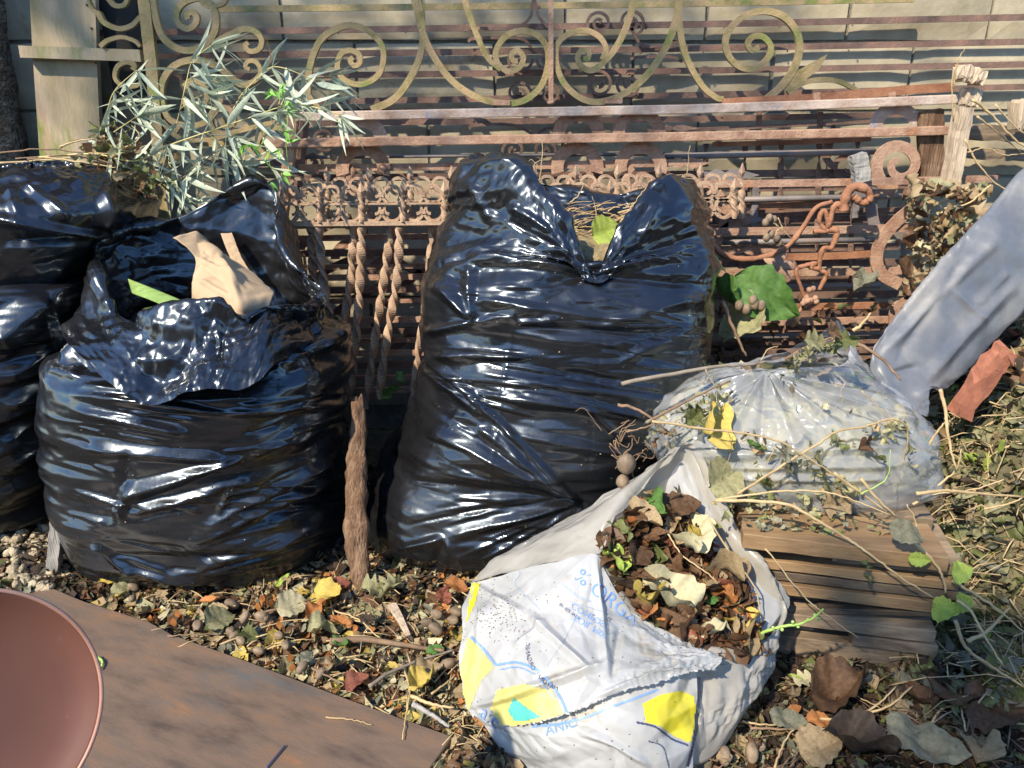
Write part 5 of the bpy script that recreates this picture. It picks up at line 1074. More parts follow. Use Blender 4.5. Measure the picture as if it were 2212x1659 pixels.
beam('wooden_beam', [(2080,285),(2260,292)], 2.42, 30, .04, M_wood, 'brown timber lying level on the wall side at far right, upper one', 'plank', .002)
beam('wooden_beam', [(2080,330),(2260,338)], 2.44, 22, .04, M_wood, 'brown timber lying level at far right, below the upper one', 'plank', .002)
beam('wood_stub', [(1852,333),(1862,392)], 2.2, 33, .03, M_greywood, 'short charred grey wooden stub upright between the right rails', 'wood stub', .0015)
beam('pipe_offcut', [(1632,392),(1626,520)], 2.36, 14, .014, M_steel, 'short grey ribbed upright pipe behind the rails', 'pipe', .0008)
beam('pipe_offcut', [(1850,392),(1846,470)], 2.36, 14, .014, M_steel, 'thin grey upright strut behind the charred stub', 'pipe', .0008)
M_terra = mat('broken_terracotta', [(.3,(.20,.07,.04)),(.55,(.34,.13,.075)),(.75,(.46,.25,.17))], scale=14, rough=.85, bump=.004, bscale=40)
beam('terracotta_shard', [(2180,752),(2135,800),(2070,895)], 1.62, 44, .035, M_terra, 'broken orange terracotta piece lying slanted in the dry leaves at right', 'shard', .004, rs=3)
# ================================================================ rotten stake between the bags
mb = MB(); X = np.zeros((60,20,3)); lx = [(770,862),(762,960),(756,1040),(748,1120),(748,1180),(765,1240),(776,1300)]; 
cl = catmull([tuple(P((a+b)/2,y,Y)) for a,b,y,Y in [(762,786,862,1.72),(756,792,930,1.70),(748,790,1010,1.66),(744,796,1090,1.63),(742,802,1170,1.60),(754,802,1235,1.575),(770,792,1300,1.545)]], 10); wl = np.interp(np.linspace(0,1,len(cl)), np.linspace(0,1,7), [18,28,36,44,48,38,12]); 
X = np.zeros((len(cl),20,3))
for i, c in enumerate(cl):
    for k in range(20):
        a = 2*math.pi*k/20; r = wl[i]*.5*mpp(c[1],c[2]); X[i,k] = (c[0]+r*math.cos(a), c[1]+r*.62*math.sin(a), c[2])
c0 = X.mean(1, keepdims=True); n_ = (X-c0)/(np.linalg.norm(X-c0,axis=2,keepdims=True)+1e-9); X += n_*(ridged(X,(55,55,3.5),.0075,2,3.2)-.002+ridged(X,(110,110,9),.0025,3)+.003*pn(X*np.array([40,40,14])))[...,None]; X[:5,:,2] += (.05*pn(X[:5]*np.array([60,60,1])))*np.linspace(1,0,5)[:,None]
mb.grid(X[::-1], True); mb.build('wooden_stake', M_rotwood, None, label='weathered rotten wooden stake standing between the two front black bags', cat='stake')
# ================================================================ plywood board and dish in the left foreground
A_, B_ = G(118,1272,.016), G(976,1590,.016); ab = (B_-A_); per = Vector((ab.y, -ab.x, 0)).normalized()
if per.y > 0: per = -per
o_ = [A_, A_+ab*.10+per*.004, A_+ab*.28-per*.006, A_+ab*.36+per*.005, A_+ab*.55+per*.002, A_+ab*.8+per*.003, B_, B_+per*.62, A_+per*.62-ab*.1, A_+per*.05-ab*.06]
mb = MB(); n = len(o_); th_ = math.atan2(ab.y, ab.x); Ri = Matrix.Rotation(-th_, 3, 'Z'); q_ = [Ri @ (p-A_) for p in o_]; mb.add(q_+[p-Vector((0,0,.014)) for p in q_], [tuple(range(n)), tuple(range(2*n-1,n-1,-1))]+[(i,i+n,(i+1)%n+n,(i+1)%n) for i in range(n)])
o = obj('plywood_board', mb.v, mb.f, M_ply, None, base=(0,0,0), label='streaked and patchy plywood board lying on the ground in the left foreground', cat='board', bevel=.0015); o.location = A_; o.rotation_euler.z = th_
dc = P(-92,1566,.50); KD = .50/.93; dn = Vector((.66,-.62,.36)).normalized(); t = thing('round_dish', (dc.x,dc.y,0), 'large reddish brown round dish cut off at the lower left corner', 'dish')
mb = MB(); prof = [(0,-.035),(.08,-.033),(.15,-.024),(.185,-.010),(.198,0),(.203,.002),(.205,-.002),(.200,-.008),(.186,-.018),(.15,-.031),(.0,-.042)]; seg = 96; vs = []
q4 = dn.to_track_quat('Z','Y')
for (r, z) in prof:
    r *= KD; z *= KD
    for k in range(seg): vs.append(dc+(q4 @ Vector((r*math.cos(2*math.pi*k/seg), r*math.sin(2*math.pi*k/seg), z))))
mb.add(vs, [(i*seg+k,i*seg+(k+1)%seg,(i+1)*seg+(k+1)%seg,(i+1)*seg+k) for i in range(len(prof)-1) for k in range(seg)], True); mb.build('dish_bowl', M_dish, t)
mb = MB(); mb.sweep([dc+(q4 @ Vector((.204*KD*math.cos(2*math.pi*k/seg), .204*KD*math.sin(2*math.pi*k/seg), .001))) for k in range(seg)], [(.002*math.cos(a),.002*math.sin(a)) for a in np.linspace(0,2*np.pi,6,endpoint=False)], up=dn, closed=True, smooth=True); mb.build('rim', mat('lit_rim', [(.3,(.30,.15,.11)),(.7,(.42,.24,.18))], scale=20, rough=.4), t)  # paler rim colour paints the light caught by the edge
mb = MB(); mb.tube([(dc.x,dc.y,0),tuple(dc-dn*.02)], .012, 12); mb.add([(dc.x+.09*math.cos(a),dc.y+.09*math.sin(a),z_) for z_ in (0,.012) for a in np.linspace(0,2*np.pi,24,endpoint=False)], [tuple(range(24,48)), tuple(range(24))[::-1]]+[(i,(i+1)%24,24+(i+1)%24,24+i) for i in range(24)]); mb.build('stand', M_rust_dark, t)
twig(c10([(492,580),(520,590),(525,620),(515,640)]), 1, 7, M_greenstem, ground=True, z=.022, label='tiny curled green leaf bit on the plywood board beside the dish', cat='leaf')
twig(c10([(1675,890),(1800,900),(1850,910),(1915,930)]), 1, 3.5, M_twigtan, ground=True, z=.019, label='thin straight pinkish twig lying on the plywood board', cat='twig')
twig(c10([(1370,1150),(1420,1090),(1466,1035)]), 1, 4, M_navy, ground=True, z=.02, wob=0, taper=0, label='thin black plastic rod on the plywood board at the bottom edge', cat='rod')
twig(c10([(862,470),(950,465),(1060,460),(1130,462)]), 1, 3, M_twig, ground=True, z=.024, label='dark thin twig reaching from the litter onto the plywood board', cat='twig')
# ================================================================ litter on the ground
def inb(x, y): return True
L_pts = []; r_ = np.random.default_rng(17)
def on_board(p):
    v = Vector((p[0]-A_.x, p[1]-A_.y, 0)); s = v.dot(ab)/ab.length_squared; d = v.dot(per); return -.05 < s < 1.0 and -.004 < d < .62
def ground_cloud(n, x0, x1, y0, y1, seed):
    r = np.random.default_rng(seed); o = []
    while len(o) < n:
        px, py = r.uniform(x0,x1), r.uniform(y0,y1); g = G(px,py,0)
        if g.y > 2.5 or on_board(g): continue
        o.append((g.x, g.y, ground_z(g.x,g.y)+r.uniform(.002,.016)))
    return np.array(o)
p1 = ground_cloud(5200, 200, 1120, 1190, 1670, 1); s1 = r_.gamma(3.0,.0060,len(p1))+.006
scatter('leaf_litter', p1, s1, ['brown','dark','tan','olive','khaki','orange','grey','yellow','pale'], [8,5,8,1.2,3.5,1.6,1.5,1.2,3.5], ['ovate','ragged','scrap','long'], 'countless small dry leaf bits and chips between the board and the bags', 'leaf litter', .45, 5)
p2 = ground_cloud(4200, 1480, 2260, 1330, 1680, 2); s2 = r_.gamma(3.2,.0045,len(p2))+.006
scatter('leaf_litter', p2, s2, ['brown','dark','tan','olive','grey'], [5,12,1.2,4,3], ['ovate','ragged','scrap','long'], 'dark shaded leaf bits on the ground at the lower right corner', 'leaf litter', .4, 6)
p3 = ground_cloud(2600, 1000, 2260, 1150, 1420, 3); p3 = np.concatenate([p3, ground_cloud(1500, -60, 260, 1050, 1290, 4), ground_cloud(1500, 700, 1000, 1000, 1260, 8)]); s3 = r_.gamma(3,.006,len(p3))+.006
scatter('leaf_litter', p3, s3, ['brown','dark','olive','grey'], [6,9,2,2], ['ovate','ragged','scrap'], 'dark leaf mould on the ground under and behind the bags', 'leaf litter', .5, 7)
# twig bits in the litter
def sticks(n, x0, x1, y0, y1, seed, label, m):
    r = random.Random(seed); mb = MB(); k = 0
    while k < n:
        px, py = r.uniform(x0,x1), r.uniform(y0,y1); g = G(px,py,.012)
        if on_board(g): continue
        a = r.uniform(0,6.28); L = r.uniform(.015,.07); e = g+Vector((math.cos(a)*L, math.sin(a)*L, r.uniform(-.004,.012))); mid = (g+e)/2+Vector((0,0,r.uniform(0,.006))); mb.tube([g,mid,e], r.uniform(.0006,.0018), 5); k += 1
    return mb.build('twig_bits', m, None, label=label, cat='twigs', kind='stuff')
sticks(230, 300, 1080, 1210, 1665, 3, 'scattered small broken twig bits in the litter left of the white bag', M_twigtan)
sticks(160, 1500, 2230, 1400, 1670, 4, 'scattered small twig bits in the dark litter at lower right', M_twig)
# single larger leaves one can point to
GL = [ # x,y,len px,kind,colour,yaw,tilts,label
 (243,1256,62,'ovate','yellow',.5,'golden yellow dry leaf at the upper corner of the plywood board'),(262,1274,52,'ovate','khaki',.7,'pale khaki leaf right beside the golden yellow one'),
 (635,1312,84,'heart','pale',.5,'whitish leaf, largest pale one in front of the left black bag'),(684,1322,66,'ovate','orange',.9,'orange leaf overlapping the whitish leaf'),(708,1288,90,'heart','yellow',-.5,'mottled yellow curled leaf at the foot of the wooden stake'),
 (742,1350,84,'long','orange',-.5,'bright orange red leaf just below the orange and yellow leaves'),(730,1265,66,'ovate','red',.4,'dull purplish red leaf half under the left black bag'),(958,1292,62,'ovate','red',1.5,'upright russet oval leaf left of the white bag'),
 (985,1268,66,'ovate','orange',-.2,'amber leaf tucked behind the torn edge of the white bag'),(771,1474,62,'heart','red',.1,'pinkish brown flat leaf next to the plywood board edge'),(913,1484,80,'heart','yellow',.5,'brownish yellow veined leaf low in the litter'),(925,1450,72,'heart','tan',.2,'wide tan leaf below the crossing sticks'),
 (470,1322,58,'ovate','tan',.1,'tan leaf near the bottom of the left black bag'),(450,1300,64,'long','orange',.1,'salmon dry strip leaf at the bottom edge of the left black bag'),(476,1340,80,'heart','khaki',.9,'flat grey khaki leaf near the nuts'),(538,1372,58,'ragged','olive',-.5,'curled olive and brown leaf among the nuts'),
 (610,1256,50,'long','lime',1.0,'small fresh green leaf close to the left black bag'),(806,1275,66,'ragged','khaki',0,'khaki crumpled leaf right of the stake foot'),(850,1270,66,'ragged','khaki',.8,'withered khaki leaf under the centre bag edge'),(697,1362,74,'heart','khaki',.2,'flat khaki leaf between the orange leaf and the stick'),
 (455,1362,34,'ovate','olive',.6,'small rounded olive leaf touching the board edge'),(722,1440,70,'ragged','tan',.1,'tan curly leaf above the pinkish brown one'),(660,1425,54,'ovate','grey',.9,'grey leaf bit left of the tan curly leaf'),(795,1340,40,'ragged','dark',.4,'dark grey leaf patch right of the orange red leaf'),
 (1000,1500,60,'ovate','tan',-.4,'tan leaf partly beneath the left edge of the white bag'),(735,1390,48,'ovate','green',-.3,'small muted green leaf in the litter'),(940,1408,50,'ovate','green',.4,'green leaf fragment below the thick stick'),
 (1816,1505,150,'ragged','brown',-.1,'large crinkled brown leaf below the plank stack'),(1773,1616,112,'heart','tan',.15,'broad tan leaf at the bottom right of the white bag'),(1850,1625,150,'heart','dark',-.9,'large dark brown folded leaf right of the broad tan leaf'),(1994,1612,190,'ovate','grey',-.6,'long grey green leaf in the lower right corner'),
 (1880,1566,46,'long','green',1.3,'small dark green leaf near the fallen branch at lower right'),(1913,1594,34,'long','yellow',-.1,'thin yellow leaf sliver at lower right'),(1716,1502,40,'ovate','tan',.3,'small tan leaf near the bottom plank'),(1716,1536,36,'ovate','orange',.3,'small orange brown leaf under the small tan leaf'),
 (1738,1470,58,'ragged','pale',.2,'white torn leaf at the foot of the plank stack'),(1718,1465,36,'long','lime',-.4,'lime green leaf tip beside the white torn leaf'),(1565,1640,44,'ovate','tan',.1,'light brown leaf near the bottom of the white bag'),(1635,1612,44,'heart','brown',.4,'brown cupped leaf in the dark litter'),
 (2060,1500,120,'heart','brown',.2,'dull brown leaf on the shaded ground right of the planks'),(2150,1540,150,'heart','brown',-.4,'wide dull brown leaf at the lower right edge'),(2120,1620,110,'ragged','tan',.9,'curled tan leaf at the very bottom right'),(2030,1450,120,'heart','dark',-.2,'dark leaf beneath the right end of the plank stack'),
 (1700,1560,90,'ovate','grey',-.3,'dark grey green leaf left of the large crinkled leaf'),(1770,1560,70,'ovate','orange',.1,'orange brown leaf just right of the grey green leaf'),(2190,1460,90,'ovate','khaki',.3,'khaki leaf below the dried heap at right edge')]
for (x,y,L,kd,cl_,yw,lab) in GL:
    kd = 'heart' if (kd == 'ragged' and L > 90) else kd
    g = G(x,y,.02); leaf(g+Vector((0,0,.004)), L*mpp(g.y,0)*.86, kd, cl_, yw, (rb.uniform(-.2,.5), rb.uniform(-.25,.25)), label=lab)
import re as _re
GN = [(x, y, _re.split(r' at | in | next | of | near | beside | below | right | above | half | partly | among | close | between | under | left | tucked | overlapping| just |,', lab)[0]) for (x,y,L,kd,c_,yw,lab) in GL]
used_lab = set()
def near_lab(what, x, y):
    for gx, gy, nm in sorted(GN, key=lambda g: (g[0]-x)**2+(g[1]-y)**2)[:4]:
        dx, dy = x-gx, y-gy; side = ('right of' if dx > 0 else 'left of') if abs(dx) > abs(dy) else ('just in front of' if dy > 0 else 'just behind')
        l = f'{what} {side} the {nm}'
        if l not in used_lab and len(l.split()) <= 16: used_lab.add(l); return l
    return None
cols = {'brown':'brown','tan':'tan','khaki':'khaki','dark':'dark brown','yellow':'yellowish','orange':'orange brown','grey':'grey green'}
k = 0; rl = random.Random(31)
while k < 190:
    right = rl.random() < .36; x, y = (rl.uniform(1540,2210), rl.uniform(1430,1655)) if right else (rl.uniform(250,1060), rl.uniform(1240,1650)); g = G(x,y,0)
    if on_board(g) or (1000 < x < 1560): continue
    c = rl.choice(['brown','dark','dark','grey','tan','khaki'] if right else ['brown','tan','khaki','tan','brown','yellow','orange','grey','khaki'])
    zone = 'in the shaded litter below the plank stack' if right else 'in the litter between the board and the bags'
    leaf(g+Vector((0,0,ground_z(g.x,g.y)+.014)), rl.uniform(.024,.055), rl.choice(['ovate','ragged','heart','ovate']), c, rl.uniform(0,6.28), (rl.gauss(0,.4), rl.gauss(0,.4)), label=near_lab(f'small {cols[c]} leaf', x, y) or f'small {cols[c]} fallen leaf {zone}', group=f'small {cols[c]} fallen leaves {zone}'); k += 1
for i, (x,y) in enumerate(c10([(685,290),(1350,385),(1020,430),(1330,560),(1470,530),(1240,505),(1190,460),(1260,390),(1650,680),(1555,650),(1195,320),(690,230),(1210,480),(1430,480)])+c11([(1455,690),(1530,620),(1670,670),(1530,750),(1625,1050),(1700,600),(60,640)])+c12([(595,1070),(395,1130),(560,1110)])):
    g = G(x,y,.012); mb = MB(); Rn = Matrix.Rotation(rb.uniform(0,6.3),3,'Z') @ Matrix.Rotation(1.35+rb.uniform(-.5,.3),3,'Y'); rn = .0108*rb.uniform(.8,1.15); vs = []
    for i in range(9):
        a = math.pi*i/8
        for k in range(16):
            b = 2*math.pi*k/16; q = rn*(1-.16*max(0,math.cos(4*b))**3)*math.sin(a)**.9; vs.append(g+Vector((0,0,.007))+Rn @ Vector((q*math.cos(b), q*math.sin(b), rn*1.45*math.cos(a)*(1 if math.cos(a) < 0 else 1.12))))
    mb.add(vs, [(i*16+k,(i+1)*16+k,(i+1)*16+(k+1)%16,i*16+(k+1)%16) for i in range(8) for k in range(16)], True)
    mb.build('nut', M_nut, None, label=near_lab('round brown nut', x, y) or 'round brown nut lying in the leaf litter', cat='nut', group='fallen nuts in the leaf litter' if x < 1300 else 'fallen nuts at lower right')
for (x,y) in c10([(1425,450),(1500,620),(1680,620),(1380,300),(1340,310),(905,390)]):
    g = G(x,y,.016); mb = MB(); a0 = rb.uniform(0,6)
    for s_ in range(4):
        a = a0+s_*1.57; V = []
        for i in range(5):
            for j in range(3):
                u = (i/4-.5)*2; w_ = (j-1)*.5*(1-abs(u)**1.8); V.append(g+Vector((math.cos(a)*(.006+.010*(1-(u*.3)**2))+math.cos(a+1.57)*w_*.014, math.sin(a)*(.006+.010*(1-(u*.3)**2))+math.sin(a+1.57)*w_*.014, .012*u+.006)))
        mb.add(V, [(i*3+j,(i+1)*3+j,(i+1)*3+j+1,i*3+j+1) for i in range(4) for j in range(2)], True)
    mb.build('nut_husk', LM['orange'], None, label=near_lab('open split nut husk', x, y) or 'open split nut husk with reddish lobes in the leaf litter', cat='nut husk', group='open nut husks in the litter')
# sticks on the ground
for pts_, w_, m, lab in [(c11([(620,835),(900,810),(1250,860),(1600,915)]),17,M_twig,'thick speckled brown stick lying level in the litter left of the white bag'),(c11([(950,1215),(1150,1090),(1420,980),(1690,900)]),10,M_twiggrey,'straight grey stick crossing below the thick brown stick'),
    (c11([(0,590),(260,530),(500,460)]),7,M_twig,'dark twig beside the whitish leaf'),(c11([(20,715),(280,650),(540,655),(700,770)]),3,M_twigtan,'fine pale bent stalk under the orange leaf'),(c11([(660,565),(860,640),(1040,800)]),4,M_twigtan,'pale curved stalk right of the orange leaf'),(c11([(1260,1080),(1300,1250),(1275,1430),(1240,1670)]),5,M_twigtan,'long thin stalk running down onto the plywood board'),
    (c11([(460,1060),(600,1130),(740,1200)]),5,M_twig,'slim brown twig on the board edge'),(c11([(1310,1300),(1500,1370),(1680,1400)]),9,M_twigtan,'short tan stick near the bottom left of the white bag'),(c11([(1330,1370),(1480,1450),(1640,1560)]),13,M_greywood,'grey weathered wood sliver at the right corner of the board'),
    (c11([(1490,1280),(1600,1200),(1700,1110)]),6,M_twigtan,'pale twig by the torn edge of the white bag'),(c12([(770,880),(1000,885),(1200,862),(1400,800),(1540,680)]),8,M_twigtan,'long tan fallen branch on the ground below the plank stack'),(c12([(1240,850),(1330,790),(1440,685)]),6,M_twigtan,'short forked twig rising from the fallen branch'),
    (c12([(700,1180),(760,1020),(860,910),(960,870)]),5,M_twigtan,'curved thin stem left of the fallen branch'),(c12([(550,940),(800,945),(1080,940)]),6,M_twig,'dark straight stick below the fallen branch'),(c12([(500,900),(600,915),(720,920)]),6,M_twigtan,'tan stick stub left of the dark straight stick'),(c12([(1130,710),(1250,770),(1340,820)]),3,M_twigtan,'very thin twig above the fallen branch'),(c12([(1830,640),(1830,800),(1860,960)]),6,M_twigtan,'dry root strand right of the plank stack base'),(c12([(1860,760),(1780,780),(1700,700)]),4,M_twigtan,'short dry root strand joining the upright one'),(c12([(1850,1020),(1700,1080),(1660,1180)]),4,M_twig,'thin dark twig near the long grey green leaf')]:
    twig(pts_, 1, w_, m, ground=True, z=.022, label=lab, cat='stick')
mb = MB(); g0, g1 = G(*c11([(1150,520)])[0], .015), G(*c11([(1290,780)])[0], .015); mb.sweep([g0,(g0+g1)/2+Vector((0,0,.004)),g1], rect(.022,.010), up=(0,0,1), scale=lambda q: 1-.5*q); mb.build('wood_chip', M_palewood, None, label='flat splinter of pale brown wood in the litter under the centre bag', cat='wood chip', bevel=.001)
# ================================================================ dry clay clods and a grey stub at the left
r = random.Random(9); mb = MB()
for k in range(520):
    x, y = r.uniform(-60,150), r.uniform(1085,1285); g = G(x,y,0); 
    if y > 1250 and x > 110: continue
    h = .035*max(0, 1-abs(x-30)/130)
    mb.ball((g.x+r.uniform(-.01,.01), g.y, h*r.random()+.004), r.uniform(.004,.017), 6, 4, (r.uniform(.7,1.5), r.uniform(.7,1.4), r.uniform(.5,.9)), Matrix.Rotation(r.uniform(0,3),3,'Z'), .25)
mb.build('clay_clods', M_clod, None, label='pile of pale crumbly dry clay clods at the left edge', cat='clods', kind='stuff')
beam('wood_stub', [(128,1100),(122,1170),(116,1238)], 1.62, 28, .025, M_greywood, 'silver grey weathered wood stub upright beside the clay clods', 'wood stub', .0018)
# ================================================================ leaves inside the white bag
def surf_pt(x, y, key, h=.004): return cast(x, y, [key], h)
lw = [(1360,1055,70,'ragged','brown'),(1455,1060,60,'ovate','orange'),(1405,1090,80,'ovate','green'),(1465,1100,80,'ovate','brown'),(1385,1130,70,'heart','tan'),(1330,1150,70,'long','olive'),(1440,1140,80,'long','tan'),(1320,1215,66,'ovate','lime'),(1480,1190,110,'heart','pale'),(1500,1170,70,'ovate','yellow'),(1430,1190,80,'long','tan'),(1370,1190,90,'ovate','brown'),(1430,1300,100,'heart','pale'),(1390,1320,80,'heart','yellow'),(1360,1240,90,'long','brown'),(1450,1240,80,'ragged','brown'),(1530,1260,70,'ovate','tan'),(1560,1240,90,'heart','tan'),(1560,1290,60,'ovate','orange'),(1520,1300,40,'heart','green'),(1500,1330,90,'long','brown'),(1590,1340,90,'long','orange'),(1540,1350,90,'long','yellow'),(1610,1360,80,'ovate','yellow'),(1640,1330,60,'ovate','pale'),(1480,1360,70,'ragged','brown'),(1520,1380,80,'long','pale'),(1580,1380,70,'ovate','tan'),(1400,1260,70,'ragged','brown'),(1340,1270,60,'ovate','dark'),(1550,1200,60,'long','brown'),(1520,1120,50,'ragged','brown'),(1600,1270,60,'ovate','tan'),(1440,1040,60,'ragged','orange'),(1400,1160,70,'ragged','brown')]
cw = {'brown':'brown','orange':'orange brown','green':'green','tan':'tan','olive':'olive','lime':'yellow green','pale':'pale cream','yellow':'yellow','dark':'dark'}
def wb_lab(cn, kd, x, y):
    v = 'near the back tip of' if y < 1120 else 'in the upper half of' if y < 1220 else 'in the middle of' if y < 1310 else 'at the front lip of'
    h = 'left' if x < 1400 else 'central' if x < 1500 else 'right'
    for l in sorted((f'{cn} leaf {v} the white bag mouth, {h} part', f'{cn} narrow curled leaf {v} the white bag mouth, {h} part', f'{cn} torn leaf {v} the white bag mouth, {h} part'), key=lambda q: not (('narrow' in q and kd == 'long') or ('torn' in q and kd == 'ragged'))):
        if l not in used_lab and not ('narrow' in l and kd != 'long') and not ('torn' in l and kd != 'ragged'): used_lab.add(l); return l
    return f'{cn} leaf {v} the white bag mouth, {h} part'
for i, (x,y,L,kd,c) in enumerate(lw):
    p = surf_pt(x,y,'WH',.010)
    if p is None: continue
    leaf(p+Vector((0,-.004,.008)), L*.00105, kd, c, rb.uniform(0,6.28), (rb.uniform(.1,1.), rb.uniform(-.4,.4)), label=wb_lab(cw[c], kd, x, y), group=f'{cw[c]} leaves in the white printed bag')
pp = []; rr = random.Random(2)
while len(pp) < 430:
    x, y = rr.uniform(1280,1700), rr.uniform(960,1410); p = cast(x, y, ['WH','WF','WS'], .0)
    q = cast(x, y, ['WH'], .0); p = cast(x, y, ['WH','WF','WS','WRL','WBP'], .0)
    if q is None or p is None or (p-q).length > .002: continue
    pp.append(tuple(q+Vector((0,0,rr.uniform(.0,.012)))))
scatter('packed_leaves', np.array(pp), np.random.default_rng(3).uniform(.028,.078,len(pp)), ['brown','dark','tan','orange','olive','red'], [8,4,2.5,1,1,1.5], ['ovate','ragged','long','scrap'], 'mass of smaller crumpled brown leaves filling the white printed bag', 'leaves', .95, 9, simple=False)
for pts_, w_, lab in [([(1440,1150),(1475,1200),(1530,1240),(1550,1260)],4,'long tan stalk crossing the leaves in the white bag'),([(1400,1180),(1395,1230),(1408,1290)],3,'thin upright stalk amid the leaves of the white bag'),([(1545,1260),(1530,1310),(1515,1370)],6,'brown twig near the right side of the white bag mouth'),([(1530,1120),(1580,1200),(1630,1270),(1645,1345)],5,'reddish twig along the right rim of the white bag')]:
    twig(pts_, [1.30,1.22], w_, M_twigtan, label=lab, cat='stalk')
t = thing('green_twig', P(1650,1365,1.2), 'bright green knobbly twig poking out of the right side of the white bag', 'twig')
tw_ = twig(c9([(470,1160),(530,1130),(640,1100),(730,1090),(830,1045),(890,990)]), [1.19,1.12], 8, M_greenstem, parent=t, name='stem', wob=.8)
for (x,y) in c9([(560,1112),(620,1125),(690,1075),(725,1105),(790,1060),(860,1055),(835,1030)]): 
    mb = MB(); mb.ball(P(x,y,1.15), .0035, 6, 4); mb.build('bud', M_greenstem, t)
gi = np.random.default_rng(44); fl = XG.reshape(-1,3); fl = fl[gi.integers(len(fl)//5, len(fl), 900)]+gi.normal(0,.008,(900,3))
scatter('bagged_leaves', fl, gi.uniform(.02,.05,900), ['khaki','olive','yellow','green','tan','pale','dark'], [5,4,1.5,1.2,3,1.2,2], ['ragged','ovate','long'], None, None, 1.0, 45, parent=TCB)
# ================================================================ vines over the clear bag and planks
VN = [(c6([(-52,1028),(430,940),(640,925),(760,905)]),[1.52,1.56],10,M_twiggrey,'long grey stick lying across the top of the clear bag'),(c6([(-70,1150),(0,1160),(100,1210),(240,1330)]),[1.44,1.42],8,M_twig,'thick brown twig left of the clear bag pointing at the white bag'),
 (c6([(120,1240),(400,1280),(650,1310),(850,1360),(1050,1480),(1300,1650)]),[1.40,1.34],6,M_twigtan,'long tan vine running down across the front of the clear bag'),(c6([(600,1650),(900,1460),(1050,1370),(1160,1300),(1320,1270),(1450,1230),(1530,1250),(1560,1320),(1520,1500)]),[1.36,1.42],6.5,M_twigtan,'arching reddish tan vine with nodes over the clear bag'),
 (c6([(1300,1070),(1380,1150),(1450,1220)]),1.42,3,M_twigtan,'short vine stalk meeting the arching vine'),(c9([(180,275),(600,290),(790,370),(1050,530),(1200,630),(1400,780),(1620,920)]),[1.33,1.24],8,M_twigtan,'long tan vine slanting over the plank fronts'),
 (c9([(510,590),(760,900),(900,1020),(1120,1180)]),[1.25,1.2],3.5,M_twigtan,'thin straight stalk slanting in front of the plank stack'),(c9([(180,270),(560,220),(850,215),(1050,260),(1330,370)]),[1.34,1.3],5,M_twigtan,'tan vine lying level along the top of the planks'),(c9([(1140,130),(1250,270),(1370,380)]),1.3,8,M_twigtan,'short thick tan stalk at the right end of the planks'),
 (c9([(960,90),(1130,220),(1360,380)]),1.31,6,M_twigtan,'tan stalk beside the short thick one'),(c6([(90,1250),(330,1120),(560,1010)]),[1.42,1.46],8,M_twig,'brown branch over the left corner of the clear bag'),(c6([(-20,1300),(100,1270),(150,1230)]),1.42,5,M_twig,'reddish twig at the left end of the clear bag'),
 (c6([(870,890),(990,820),(1100,780),(1180,740)]),1.52,6,M_twig,'dark twig with dried leaves on the clear bag peak'),(c6([(1230,780),(1400,880),(1520,1010)]),[1.56,1.5],9,M_twig,'brown stick along the upper right edge of the clear bag'),(c6([(730,905),(770,840),(830,820)]),1.5,2.5,M_twigtan,'thin curled tendril near the knot of the clear bag'),
 (c6([(1290,1650),(1440,1560),(1460,1400)]),1.3,3,M_greenstem,'thin yellow green stalk in front of the clear bag'),(c6([(1200,1130),(1180,1080),(1210,1020)]),1.42,2,M_twigtan,'fine tendril in the middle of the clear bag'),(c6([(550,1290),(565,1400),(520,1520)]),1.4,2,M_twigtan,'fine hanging tendril at left of the clear bag'),
 (c6([(820,1370),(780,1450),(730,1530)]),1.38,2,M_twigtan,'fine hanging tendril below the long tan vine'),(c6([(420,950),(480,1060),(470,1180),(400,1230)]),1.44,2.5,M_twigtan,'thin bent tendril over the dried leaves at the clear bag corner')]
for pts_, Y, w_, m, lab in VN: twig(pts_, Y, w_, m, label=lab, cat='vine')
# reddish root tangle at the left tip
t = thing('root_tangle', P(1360,1000,1.42), 'tangle of reddish rootlets with a round brown gall above the white bag', 'roots')
for k in range(16):
    x, y = rb.uniform(1300,1400), rb.uniform(930,1060); pts_ = [(x,y)]; 
    for q in range(3): pts_.append((pts_[-1][0]+rb.uniform(-26,34), pts_[-1][1]+rb.uniform(-34,24)))
    twig(pts_, rb.uniform(1.40,1.46), rb.uniform(2,3.6), M_twig, parent=t, name='rootlet', wob=.8)
pod(P(1353,1002,1.40), .020, t); pod(P(1345,1040,1.40), .014, t)
